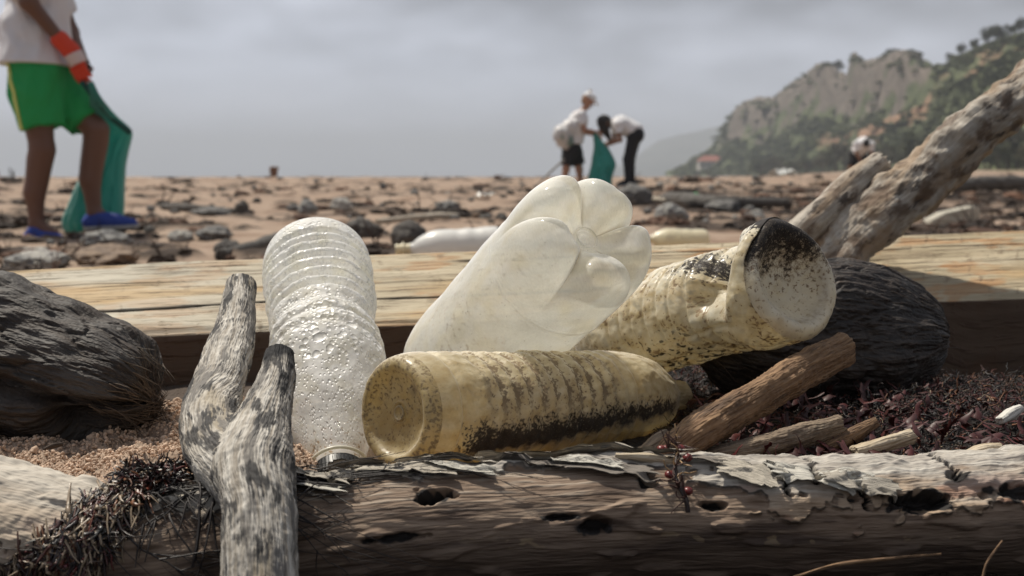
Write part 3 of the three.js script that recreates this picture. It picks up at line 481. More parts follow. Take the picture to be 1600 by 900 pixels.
const waterProf = (k) => { // a ribbed bottle with a flat ringed base
  const p = [[0, .16], [.05, .15], [.09, .13], [.13, .17], [.18, .14], [.22, .165], [.4, .16], [.56, .15], [.66, .10], [.72, .03], [.79, .005], [.87, .03], [.94, .12], [.985, .28], [1.01, .48], [1.005, .60], [.955, .68], [.955, .73], [.995, .82], [1, 1.0], [.99, 1.15]];
  for (let i = 0; i < 13; i++) { const y = 1.3 + i * 0.34; p.push([0.965, y], [0.958, y + 0.06], [1.0, y + 0.15], [1.0, y + 0.23]); }
  p.push([0.985, 5.85], [0.96, 6.15], [0.88, 6.55], [0.72, 7.0], [0.5, 7.4], [0.36, 7.65], [0.335, 7.75], [0.335, 8.1]);
  return p;
};
{ // the stained bottle in front
  const base = P(614, 646, 0.815), mouth = base.clone().add(V(0.66, -0.105, -0.68)), R = 0.0462;
  const b = bottleShape({
    base, mouth, R, prof: waterProf(), nu: 360, nv: 520,
    disp: (a, r, y, v) => { const X = Math.cos(a), Z = Math.sin(a); return [(0.045 * fbm(X * 1.1 + 2, y * 0.7, Z * 1.1, 3) + 0.012 * fbm(X * 4, y * 3, Z * 4, 2)) * sm(0.3, 1.2, y) + 0.03 * Math.exp(-(((y - 0.5) / 0.12) ** 2)) * Math.exp(-((angd(a, -0.9) / 0.5) ** 2)), 0.012 * fbm(X * r * 3, 4, Z * r * 3, 2) * (y < 0.5 ? 1 : 0), 0, 0]; },
  });
  const tx = textures(1024, 1024, (u, v, o) => {
    const a = u * TAU, [r, y] = b.at(v, a), X = Math.cos(a) * r, Z = Math.sin(a) * r, isBase = y < 0.3 && r < 0.97;
    const n1 = fbm(X * 3, y * 2.2, Z * 3, 4), n2 = fbm(X * 11, y * 11, Z * 11, 4), n3 = fbm(X * 30, y * 30, Z * 30, 3), rib = fbm(X * 5 + 2, y * 1.2, Z * 5, 3);
    let c = mix3([0.82, 0.73, 0.50], [0.66, 0.53, 0.29], clamp(0.5 + 0.8 * n1));
    if (isBase) c = mix3(c, [0.52, 0.41, 0.19], 0.7);
    let t = 0.58 + 0.1 * n1, d = 0, blk = 0;
    if (isBase) { d = 0.85 * sm(0.12, 0.46, n2 + 0.25 * n3 + 0.2 * sm(0.6, 0.95, r)) + 0.8 * sm(0.42, 0.55, n3 * 0.8 + n2 * 0.25); d += 0.8 * Math.exp(-(((X - 0.42) / 0.10) ** 2) - (((Z + 0.3) / 0.08) ** 2)); }
    else {
      const top = angd(a, -0.55), grooves = 0.5 + 0.5 * Math.cos((y - 1.3) / 0.34 * TAU);
      d = sm(0.0, 0.34, n2 * 0.75 + 0.25 * n3 + 0.6 * n1 + 0.7 * grooves - 0.22) * (1 - sm(0.6, 1.4, top)) * sm(1.0, 1.6, y) * (1 - sm(4.2, 5.4, y)) + 0.5 * sm(0.35, 0.55, n2 + 0.3 * n3) * (1 - sm(4.5, 5.2, y));
      const mid = mix(-2.02, -1.62, sm(0.9, 6.8, y)) + 0.16 * n1 + 0.10 * n2, wid = mix(0.27, 0.13, sm(1.5, 6.6, y)) + 0.16 * n2 + 0.05 * n3;
      blk = 1 - sm(wid - 0.11, wid + 0.07, angd(a, mid)); blk *= sm(0.7, 1.0, y + 0.4 * n2) * (1 - sm(6.6, 7.1, y + 0.4 * n2)); blk *= 1 - 0.5 * sm(0.40, 0.62, n3); blk *= 0.93; d = Math.max(d, 0.7 * (1 - sm(wid, wid + 0.22, angd(a, mid))) * sm(0.8, 1.2, y + 0.3 * n2));
      if (angd(a, -2.6) < 0.5) c = mix3(c, [0.52, 0.38, 0.19], 0.6);
    }
    d = clamp(d); c = mix3(c, [0.15, 0.095, 0.045], 0.88 * d); c = mix3(c, [0.016, 0.010, 0.007], blk);
    t = clamp(t * (1 - 0.85 * d) * (1 - blk));
    o.r = c[0]; o.g = c[1]; o.b = c[2]; o.t = t; o.ro = clamp(0.58 + 0.3 * d + 0.3 * blk + 0.08 * n2); o.h = 0.45 + 0.12 * d + 0.16 * blk + 0.10 * n3 + 0.06 * n2;
  }, { trans: true });
  const g = group('plastic_bottle', 'yellowed plastic bottle with brown grime and a black streak lying behind the log', 'plastic bottle', base); g.quaternion.copy(b.q);
  mesh('shell', b.geo, plastic(tx, 0.0008, { clearcoat: 0.35, clearcoatRoughness: 0.25 }), g);
  mesh('base_nub', new THREE.TorusGeometry(0.0052, 0.0009, 10, 40).rotateX(Math.PI / 2).translate(0, 0.0062, 0), plastic(tx, 0.0004), g);
}
{ // the crumpled bottle on the right, its base pushed in and folded
  const base = P(1246, 437, 0.955), mouth = P(885, 556, 1.27), R = 0.0545;
  const p = [[0, .42], [.06, .415], [.12, .40], [.2, .42], [.34, .40], [.48, .33], [.59, .22], [.67, .10], [.75, .02], [.82, .0], [.89, .03], [.945, .10], [.985, .23], [1.0, .4], [.995, .6], [1, .9], [.99, 1.2]];
  for (let i = 0; i < 8; i++) { const y = 1.45 + i * 0.36; p.push([0.985, y - 0.02], [0.945, y + 0.02], [0.945, y + 0.045], [0.99, y + 0.10], [1.0, y + 0.2]); }
  p.push([0.985, 4.4], [0.96, 4.7], [0.86, 5.1], [0.7, 5.5], [0.45, 5.9], [0.3, 6.1], [0.29, 6.3]);
  const b = bottleShape({
    base, mouth, R, prof: p, nu: 460, nv: 520,
    disp: (a, r, y, v) => {
      const X = Math.cos(a), Z = Math.sin(a), wall = sm(0.02, 0.25, y) * sm(0.8, 0.97, r), n = fbm(X * 1.3, y * 0.9, Z * 1.3 + 5, 3);
      // a fold runs from the top of the rim round and down the near side; behind it the wall is pushed in
      const az = 0.62 + 0.55 * n * 0.3, dA = angd(a, 1.0), near = Math.exp(-((dA / 0.72) ** 2));
      const yc = 0.80 + 0.30 * dA, dent = -0.95 * near * Math.exp(-(((y - yc) / (y < yc ? 0.19 : 0.62)) ** 2)) * wall;
      const lip = 0.10 * near * Math.exp(-(((y - 0.30) / 0.16) ** 2)) * wall;
      const peak = 0.12 * Math.exp(-((angd(a, 0.15) / 0.38) ** 2)) * sm(0.5, 1, r) * (1 - sm(0.5, 1.4, y));
      const dent2 = -0.24 * Math.exp(-((angd(a, 1.5) / 0.28) ** 2) - (((y - 1.55) / 0.22) ** 2));
      const crush = -0.20 * Math.exp(-((angd(a, 2.9) / 0.6) ** 2)) * sm(0.9, 1.6, y) * (1 - sm(3.5, 4.6, y));
      const crease = -0.06 * Math.exp(-(((angd(a, 2.15) - 0.05 * n) / 0.05) ** 2)) * sm(0.6, 1, y) * (1 - sm(2.6, 3.2, y));
      const inward = r < 0.97 && y < 0.36 ? 0.10 * near * sm(0.2, 0.8, r) + 0.05 * n * sm(0.1, 0.5, r) : 0;
      return [dent + lip + peak + dent2 + crush + crease + 0.05 * n * wall + 0.004 * fbm(X * 5, y * 4, Z * 5, 2) * wall, inward - 0.10 * Math.exp(-((angd(a, 0.5) / 0.6) ** 2)) * sm(0.7, 1, r) * (1 - sm(0.3, 1, y)), 0, 0];
    },
  });
  const tx = textures(1024, 1024, (u, v, o) => {
    const a = u * TAU, [r, y] = b.at(v, a), X = Math.cos(a) * r, Z = Math.sin(a) * r, isBase = y < 0.46 && r < 0.97;
    const n1 = fbm(X * 2.4 + 6, y * 2, Z * 2.4, 4), n2 = fbm(X * 9 + 1, y * 9, Z * 9, 4), n3 = fbm(X * 28, y * 28, Z * 28, 3);
    let c = mix3([0.87, 0.82, 0.66], [0.74, 0.62, 0.38], clamp(0.42 + 0.9 * n1 + (isBase ? -0.25 : 0.1)));
    let d = 0, blk = 0;
    if (isBase) { blk = sm(-0.05, 0.26, X - 0.34 + 0.40 * n2 + 0.30 * n1 + 0.30 * n3) * sm(0.15, 0.35, r + 0.2 * n2) * (1 - 0.7 * sm(0.42, 0.56, n3 + 0.3 * n2)) ; d = 0.6 * sm(0.36, 0.6, n2 + 0.3 * n3 + 0.1) + 0.8 * sm(-0.25, 0.05, X - 0.30 + 0.42 * n2 + 0.22 * n1 + 0.3 * n3); c = mix3(c, [0.60, 0.54, 0.42], 0.55); d = Math.max(d, 0.65 * Math.exp(-(((r - 0.68) / 0.06) ** 2)) * (0.6 + 0.8 * n2) * (X < 0.35 ? 1 : 0.4)); }
    else {
      d = 0.9 * sm(0.22, 0.46, 0.75 * n2 + 0.18 * n3 + 0.55 * n1 + 0.12 * sm(1.6, 2.4, a)) + 0.6 * sm(0.58, 0.68, n3 + 0.15 * n2);
      blk = sm(-0.03, 0.20, 0.62 * Math.exp(-((angd(a, 0.55) / 0.42) ** 2) - (((y - 1.5) / 0.9) ** 2)) - 0.26 + 0.40 * n2 + 0.2 * n3) * (1 - 0.5 * sm(0.36, 0.5, n3));
      blk = Math.max(blk, sm(0.26, 0.40, fbm(X * 3.6 + 8, y * 3, Z * 3.6, 3) + 0.15 * n2) * sm(1.6, 2.2, y) * sm(1.6, 2.1, a) * 0.9, sm(0.10, 0.20, 0.5 * Math.exp(-((angd(a, 0.30) / 0.34) ** 2) - (((y - 0.20) / 0.35) ** 2)) - 0.1 + 0.3 * n2 ));
    }
    d = clamp(d); c = mix3(c, [0.17, 0.10, 0.045], 0.88 * d); c = mix3(c, [0.020, 0.014, 0.010], clamp(blk));
    o.r = c[0]; o.g = c[1]; o.b = c[2]; o.t = clamp((isBase ? 0.30 : 0.58 + 0.1 * n1) * (1 - 0.8 * d) * (1 - clamp(blk))); o.ro = clamp(0.58 + 0.3 * d + 0.3 * blk + 0.08 * n2); o.h = 0.45 + 0.10 * d + 0.14 * clamp(blk) + 0.08 * n3 + 0.06 * n2;
  }, { trans: true });
  const g = group('plastic_bottle', 'crumpled cream plastic bottle with black mould on its dented base, propped on the dark coconut', 'plastic bottle', base); g.quaternion.copy(b.q);
  mesh('shell', b.geo, plastic(tx, 0.0008, { clearcoat: 0.35, clearcoatRoughness: 0.22 }), g);
}
{ // the clear ribbed bottle, mouth down in the sand, beaded with water inside
  const mouth = P(529, 742, 0.868), base = P(494, 402, 1.135), R = 0.0555, len = base.distanceTo(mouth) / R;
  const p = [[0, .30], [.1, .30], [.3, .27], [.5, .18], [.66, .06], [.78, .0], [.88, .03], [.95, .12], [.99, .28], [1, .45]];
  let y = 0.55; for (let i = 0; i < 7; i++, y += 0.25) p.push([1.0, y], [0.91, y + 0.075], [0.90, y + 0.115], [1.0, y + 0.19]);
  p.push([0.985, y + 0.08], [0.955, y + 0.16], [0.95, y + 0.3], [0.99, y + 0.42], [1.01, y + 0.6], [0.965, y + 0.68], [0.965, y + 0.72], [1.0, y + 0.8], [0.995, y + 0.98], [0.955, y + 1.06], [0.955, y + 1.10], [0.975, y + 1.2], [0.95, y + 1.5], [0.88, y + 1.8]);
  const e = y + 1.8, sc = len; p.push([0.74, mix(e, sc, 0.35)], [0.55, mix(e, sc, 0.6)], [0.44, mix(e, sc, 0.78)], [0.385, mix(e, sc, 0.86)], [0.375, mix(e, sc, 0.94)], [0.37, sc]);
  const b = bottleShape({ base, mouth, R, prof: p, nu: 400, nv: 620, disp: (a, r, yy) => { const X = Math.cos(a), Z = Math.sin(a); return [(0.05 * fbm(X * 1.2, yy * 0.9 + 3, Z * 1.2, 3) - 0.10 * Math.exp(-(((yy - 2.3) / 0.7) ** 2))) * sm(0.3, 1, yy) * (1 - sm(len - 1.2, len - 0.8, yy)), 0, 0, 0]; } });
  // water beads: domes of many sizes, larger towards the shoulder
  const W = 1536, H = 1536, bead = new Float32Array(W * H), Rn = rng(91), Lp = (len + 1) * R;
  const put = (u, v, rad, flat) => { const rx = rad / (TAU * R) * W, ry = rad / Lp * H, cx = u * W, cy = v * H; for (let j = Math.max(0, Math.floor(cy - ry)); j <= Math.min(H - 1, cy + ry); j++) for (let i = Math.floor(cx - rx); i <= cx + rx; i++) { const q = ((i - cx) / rx) ** 2 + ((j - cy) / ry) ** 2; if (q < 1) { const k = j * W + ((i % W) + W) % W; bead[k] = Math.max(bead[k], Math.sqrt(1 - q) * rad * flat); } } };
  for (let k = 0; k < 5200; k++) put(Rn(), 0.12 + 0.85 * Rn(), 0.0005 + 0.0010 * Rn(), 0.6);
  for (let k = 0; k < 1700; k++) put(Rn(), 0.14 + 0.55 * Rn(), 0.0011 + 0.0019 * Rn() * Rn(), 0.55);
  for (let k = 0; k < 420; k++) put(Rn(), 0.56 + 0.20 * Rn(), 0.002 + 0.0042 * Rn() * Rn(), 0.40);
  const tx = textures(W, H, (u, v, o) => {
    const a = u * TAU, [r, yy] = b.at(v, a), X = Math.cos(a) * r, Z = Math.sin(a) * r, n = fbm(X * 2, yy * 2, Z * 2, 3), n2 = fbm(X * 10, yy * 10, Z * 10, 3), h = bead[Math.min(H - 1, Math.floor(v * H)) * W + Math.min(W - 1, Math.floor(u * W))];
    let c = mix3([0.94, 0.945, 0.93], [0.90, 0.885, 0.79], sm(-0.1, 0.5, n) * 0.7);
    const dirt = sm(0.25, 0.5, n2 + 0.3 * n) * sm(len - 0.9, len - 0.3, yy); c = mix3(c, [0.30, 0.19, 0.09], 0.9 * dirt);
    o.r = c[0]; o.g = c[1]; o.b = c[2]; o.t = clamp(0.70 + 0.08 * n - 0.5 * dirt); o.ro = clamp(0.70 + 0.06 * n - (h > 0 ? 0.10 : 0) + 0.3 * dirt); o.h = clamp(0.12 + h / 0.0024 * 0.86 + 0.02 * n2);
  }, { trans: true });
  const g = group('plastic_bottle', 'clear ribbed bottle beaded with water drops, standing neck down against the timber', 'plastic bottle', base); g.quaternion.copy(b.q);
  mesh('shell', b.geo, plastic(tx, 0.0046, { clearcoat: 1, clearcoatRoughness: 0.05 }), g);
  const yN = len * R, black = mat([0.012, 0.012, 0.013], 0.42), cap = [];
  cap.push(new THREE.CylinderGeometry(0.0222, 0.0222, 0.016, 64, 1).translate(0, yN + 0.006, 0));
  mesh('neck_ring', new THREE.TorusGeometry(0.0245, 0.0014, 8, 64).rotateX(Math.PI / 2).translate(0, yN - 0.006, 0), mat([0.8, 0.78, 0.68], 0.3, { transmission: 0.5, thickness: 0 }), g);
  for (let k = 0; k < 46; k++) { const a = k / 46 * TAU; cap.push(new THREE.BoxGeometry(0.0017, 0.0125, 0.0012).rotateY(Math.PI / 2 - a).translate(Math.cos(a) * 0.0229, yN + 0.006, Math.sin(a) * 0.0229)); }
  mesh('bottle_cap', mergeGeometries(cap), black, g);
}

// ---------------------------------------------------------------- weed, crumbs of sand and litter in the foreground
const vcol = (r = 0.8, x = {}) => new THREE.MeshPhysicalMaterial({ color: 0xffffff, vertexColors: true, roughness: r, ...x });
{ // crumbs of damp sand
  const R = rng(5), geo = new THREE.IcosahedronGeometry(1, 1), a = geo.attributes.position, q = V(); for (let i = 0; i < a.count; i++) { q.fromBufferAttribute(a, i); q.multiplyScalar(1 + 0.3 * N3(q.x * 1.7, q.y * 1.7, q.z * 1.7)); a.setXYZ(i, q.x, q.y, q.z); } geo.computeVertexNormals();
  const N = 46000, im = new THREE.InstancedMesh(geo, mat([1, 1, 1], 0.95), N), c = new THREE.Color();
  for (let k = 0; k < N; k++) {
    let x, z; if (k < 45000) { x = -0.62 + 0.42 * R(); z = -(0.75 + 0.36 * R()); if (R() > sm(-0.14, -0.2, x)) x -= 0.1; } else { x = -0.178 + (R() + R() - 1) * 0.035; z = -(0.85 + (R() + R() - 1) * 0.045); }
    const s = (0.0004 + 0.0013 * Math.pow(R(), 2.5)) * (R() < 0.02 ? 2.2 : 1); im.setMatrixAt(k, M4(V(x, groundH(x, z) + s * 0.4, z), V(s * (0.8 + 0.5 * R()), s * (0.7 + 0.4 * R()), s * (0.8 + 0.5 * R())), [R() * 6, R() * 6, R() * 6]));
    const e = 0.72 + 0.5 * R(); im.setColorAt(k, c.setRGB(0.55 * e, 0.405 * e, 0.30 * e));
  }
  im.name = 'sand_crumbs'; im.castShadow = im.receiveShadow = true; scene.add(tag(im, 'pinkish damp sand crumbs heaped behind the log', 'sand', null, 'stuff'));
}
const weedTone = (R, red = 0) => { const t = Math.min(0.999, R() + red * R()); return t < 0.68 ? [0.009 + 0.011 * R(), 0.006 + 0.006 * R(), 0.006 + 0.004 * R()] : t < 0.93 ? [0.05 + 0.10 * R() * R(), 0.013 + 0.018 * R(), 0.010 + 0.010 * R()] : t < 0.985 ? [0.17, 0.07, 0.03] : [0.28, 0.21, 0.14]; };
{ // dark weed litter on the right
  const R = rng(31), s = new Soup();
  for (let k = 0; k < 15000; k++) {
    const px = 1020 + 720 * R(), d = 0.80 + 0.62 * Math.pow(R(), 0.8), p0 = P(px, 450, d), x = p0.x, z = p0.z; if (x < 0.10) continue;
    const hump = 0.016 * sm(0.28, 0.42, x) * sm(0.93, 1.0, d) + 0.012 * R() * R() + 0.006 * fbm(x * 18, 2, z * 18, 2);
    const p = V(x, groundH(x, z) + hump, z), n = 4 + Math.floor(R() * 5);
    s.tube(wander(R, p, V(R() - 0.5, (R() - 0.45) * 0.7, R() - 0.5), n, 0.0016 + 0.0028 * R() * R(), 1.5, 0.10), [0.0004 + 0.0022 * R() * R() * R(), 0.0004], weedTone(R), 4, R() < 0.6 ? 0.22 : 1);
  }
  for (let k = 0; k < 420; k++) { const px = 1080 + 620 * R(), d = 0.80 + 0.30 * R(), q = P(px, 450, d), p = V(q.x, groundH(q.x, q.z) + 0.008 + 0.012 * R(), q.z); if (q.x > 0.12) s.tube(wander(R, p, V(R() - 0.5, R() * 0.4, R() - 0.5), 5, 0.004, 1.0, 0.1), [0.0042, 0.0012], [0.03 + 0.035 * R(), 0.005, 0.004], 5, 0.16); }
  for (let k = 0; k < 1600; k++) { const x = -0.55 + 1.25 * R(), z = -(0.62 + 0.085 * R()); s.tube(wander(R, V(x, 0.008 + 0.010 * R() * R(), z), V(R() - 0.5, (R() - 0.5) * 0.4, R() - 0.5), 5, 0.0025, 1.4, 0.1), [0.0012, 0.0005], weedTone(R).map((e) => e * 0.8), 3); }
  tag(mesh('seaweed_litter', s.geo(), vcol(0.6, { clearcoat: 0.08, clearcoatRoughness: 0.3 })), 'dark red and black dried seaweed scattered over the sand', 'seaweed', null, 'stuff');
}
{ // the clump that hangs over the near log
  const R = rng(47), twig = new Soup(), frond = new Soup(), q = V();
  const on = (t, a, ex) => logAt(a, t, q, ex).clone();
  for (let k = 0; k < 5200; k++) { // curled red and brown fronds, in a thick band slanting down the log
    const f = R(), t0 = mix(0.232, 0.158, Math.pow(f, 0.8)) + 0.019 * (R() + R() + R() - 1.5), a0 = mix(-0.35, 1.75, f); let t = t0, a = a0, ex = 0.001 + 0.011 * R() * R() * (1 - 0.3 * f), dt = (R() - 0.5) * 0.0036, da = (R() - 0.3) * 0.055; const pts = [];
    for (let i = 0; i < 5; i++) { pts.push(on(t, a, Math.max(0.001, ex))); dt += (R() - 0.5) * 0.0042; da += (R() - 0.5) * 0.12; ex += (R() - 0.55) * 0.0022; t += dt; a += da; }
    frond.tube(pts, [0.0006 + 0.0024 * R() * R(), 0.0005], weedTone(R, 0.6), 4, R() < 0.7 ? 0.22 : 1);
  }
  for (let k = 0; k < 500; k++) { const t = 0.225 + 0.05 * (R() - 0.5), p = on(t, -0.3 + 0.5 * R(), 0.003 + 0.012 * R()); frond.tube(wander(R, p, V(R() - 0.4, R() * 0.4, R() - 0.5), 5, 0.0026, 1.5, 0.12), [0.0011, 0.0004], weedTone(R), 3); }
  const branch = (t, a, dt, da, n, r, depth) => { const pts = []; let ex = 0.003 + 0.004 * R(); for (let i = 0; i < n; i++) { pts.push(on(t, a, Math.max(0.0012, ex))); dt += (R() - 0.5) * 0.004; da += (R() - 0.5) * 0.07; t += dt; a += da; ex += (R() - 0.5) * 0.003; if (depth && R() < 0.55) branch(t, a, dt + (R() - 0.5) * 0.02, da + (R() - 0.5) * 0.16, 4 + Math.floor(R() * 4), r * 0.6, depth - 1); } twig.tube(pts, [r, r * 0.4], [0.016, 0.011, 0.010], 4); };
  for (let k = 0; k < 12; k++) branch(0.20 + 0.10 * R(), -0.1 + 1.5 * R(), (R() - 0.3) * 0.012, (R() - 0.55) * 0.14, 10, 0.0010 + 0.0006 * R(), 2);
  for (let k = 0; k < 7; k++) branch(0.285 + 0.02 * R(), -0.2 + 0.3 * R(), (R() - 0.6) * 0.006, 0.10, 10, 0.0016, 1);
  const g = group('seaweed_clump', 'dark red seaweed clump with black twiggy stems draped over the near log', 'seaweed');
  mesh('fronds', frond.geo(), vcol(0.42, { clearcoat: 0.3, clearcoatRoughness: 0.3 }), g); mesh('stems', twig.geo(), vcol(0.6), g);
}
{ // the sprig with red berries on the log
  const R = rng(61), s = new Soup(), q = V(), on = (t, a, ex) => logAt(a, t, q, ex).clone(), pts = [];
  for (let i = 0; i < 9; i++) pts.push(on(0.599 + 0.003 * Math.sin(i), -0.35 + i * 0.19, 0.005 + 0.002 * Math.sin(i * 2)));
  s.tube(pts, [0.0012, 0.0018], [0.03, 0.018, 0.015], 5);
  for (let k = 0; k < 34; k++) { const i = Math.floor(R() * 8); s.tube(wander(R, pts[i], V(R() - 0.5, R() - 0.2, R() * 0.5), 6, 0.0028, 0.9), [0.0008, 0.0004], k % 5 ? [0.05, 0.02, 0.015] : [0.38, 0.24, 0.12], 3); }
  const g = group('berry_sprig', 'dry seaweed sprig with small red berries stuck across the log', 'seaweed sprig'); mesh('stem', s.geo(), vcol(0.6), g);
  const berry = new THREE.SphereGeometry(0.0034, 20, 14), red = mat([0.13, 0.016, 0.014], 0.35);
  [[0.598, -0.45, 0.007], [0.594, -0.40, 0.006], [0.604, 0.02, 0.006], [0.607, 0.25, 0.006], [0.603, 0.85, 0.006], [0.592, 0.55, 0.005]].forEach(([t, a, ex]) => { const m = mesh('berry', berry, red, g); m.position.copy(on(t, a, ex)); m.scale.set(1, 0.85, 1); });
}

// ---------------------------------------------------------------- stones, weed heaps and litter on the beach
function onGround(px, py) { const { k, e } = ray(px, py); let D = 1.9; for (; D < 90; D += 0.02 + D * 0.002) if (CAM_H + e * D < groundH(k * D, -D)) break; return V(k * D, groundH(k * D, -D), -D); }
const stones = [1, 4, 9, 13, 22, 31].map((s) => stoneGeo(s));
const stoneMat = [[0.20, 0.195, 0.185], [0.12, 0.115, 0.11], [0.30, 0.285, 0.26], [0.19, 0.135, 0.095], [0.065, 0.058, 0.052]].map((c, i) => { const t = textures(256, 128, (u, v, o) => { const a = u * TAU, b = v * Math.PI, x = Math.cos(a) * Math.sin(b), y = Math.cos(b), z = Math.sin(a) * Math.sin(b), n = fbm(x * 2 + i * 9, y * 2, z * 2, 4), m = fbm(x * 12, y * 12 + i, z * 12, 3), e = 1 + 0.5 * n + 0.35 * m; o.r = c[0] * e; o.g = c[1] * e; o.b = c[2] * e * (1 - 0.1 * n); o.h = 0.5 + 0.3 * m + 0.2 * n; o.ro = 0.85; }); return texMat(t, 0.004); });
function stone(px, py, w, h, kind, label, grp, k = 0) {
  const p = onGround(px, py), s = -p.z / F, m = mesh('beach_stone', stones[k % 6], stoneMat[kind]);
  m.scale.set(w * s * 0.5, Math.max(h * s * 0.62, 0.02), w * s * 0.42); m.position.copy(p); m.position.y += h * s * 0.25; m.rotation.y = k * 1.7;
  return tag(m, label, 'stone', grp);
}
[[56, 400, 54, 16, 2, 'grey stone by the heel of the blue-shoed person'], [62, 414, 96, 26, 2, 'pale flat stone just above the end of the timber beam'], [30, 416, 46, 20, 0, 'small grey stone partly behind the pale flat stone'], [168, 412, 112, 34, 3, 'brown mottled boulder above the timber beam'], [166, 386, 72, 30, 0, 'rounded grey-olive stone under the front blue shoe'],
  [336, 374, 62, 22, 1, 'dark slate-grey stone in clear sand, nearest the dark slanting timber'], [283, 378, 40, 20, 2, 'small pale-brown stone next to the slate-grey stone'], [356, 396, 46, 24, 4, 'dark brown stone at the foot of the dark slanting timber'], [378, 334, 24, 22, 4, 'pointed black stone standing up from the sand'], [330, 336, 62, 14, 1, 'long low dark stone beside the pointed black stone'],
  [480, 336, 34, 26, 0, 'rounded grey stone above the ribbed clear bottle'], [535, 330, 34, 24, 2, 'pale grey stone next to the rounded grey one above the ribbed bottle'], [563, 372, 64, 36, 4, 'broad dark stone just behind the ribbed clear bottle'], [700, 330, 40, 18, 0, 'low grey stone in the dark weed behind the white bottle'],
  [990, 318, 62, 34, 1, 'large flat dark boulder beside the green net sack'], [1048, 346, 56, 32, 0, 'grey boulder in the weed right of the flat dark boulder'], [1128, 332, 60, 22, 1, 'long grey stone in the dark weed bank'], [1285, 292, 46, 14, 3, 'low brown stone behind the pale branch'], [1590, 296, 40, 18, 4, 'dark stone near the thin end of the branch'], [430, 398, 30, 16, 0, 'small stone right beside the upper rim of the ribbed bottle'],
].forEach((a, i) => stone(a[0], a[1], a[2], a[3], a[4], a[5], null, i));
{ const R = rng(8), reg = [[200, 700, 284, 345, 60], [0, 400, 330, 400, 16], [680, 880, 285, 350, 40], [990, 1300, 285, 352, 80], [1430, 1600, 285, 350, 18], [1000, 1250, 274, 292, 26]];
  for (const [x0, x1, y0, y1, n] of reg) for (let k = 0; k < n; k++) { const py = mix(y0, y1, R()), px = mix(x0, x1, R()), at = onGround(px, py); if (fbm(at.x * 0.8 + 3, 2, at.z * 0.9, 3) < -0.02 && R() < 0.85) continue; const z = (py - 268) / 90, w = (7 + 15 * R() * R()) * (0.45 + z); stone(px, py, w, w * (0.35 + 0.35 * R()), [0, 1, 1, 2, 3, 4, 4][Math.floor(R() * 7)], 'small weathered stone scattered on the open beach behind the timber', 'small stones scattered over the beach', k); } }
{ // heaps of rotted weed
  const R = rng(19), s = new Soup(), clod = [3, 7, 12].map((q) => new THREE.IcosahedronGeometry(1, 2)).map((g, j) => { const a = g.attributes.position, q = V(); for (let i = 0; i < a.count; i++) { q.fromBufferAttribute(a, i); q.multiplyScalar(1 + 0.55 * fbm(q.x * 1.6 + j * 5, q.y * 1.6, q.z * 1.6, 3)); a.setXYZ(i, q.x, q.y, q.z); } return g; });
  for (let k = 0; k < 9000; k++) {
    const D = 2.6 * Math.pow(30 / 2.6, R()), x = (R() * 1.3 - 0.6) * D, z = -D, w = wrack(x, z); if (R() > w * 0.9 + 0.004) continue;
    const q = (0.015 + 0.06 * R() * R()) * (0.6 + D * 0.055), tone = 0.5 + R(), c = R() < 0.7 ? [0.036 * tone, 0.023 * tone, 0.016 * tone] : [0.10 * tone, 0.052 * tone, 0.032 * tone], p = V(x, groundH(x, z) + w * 0.02 + q * 0.15, z);
    s.add(clod[k % 3], M4(p, V(q * (1.2 + R()), q * (0.35 + 0.4 * R()), q * (0.8 + 0.6 * R())), [0, R() * 6, 0]), c);
    if (k % 2) for (let j = 0; j < 3; j++) s.tube(wander(R, p, V(R() - 0.5, R() * 0.5, R() - 0.5), 4, q * 0.7, 0.8), [q * 0.13, q * 0.04], c, 3);
  }
  tag(mesh('beach_seaweed', s.geo(), vcol(0.9)), 'dark rotted seaweed heaps across the sand', 'seaweed', null, 'stuff');
}
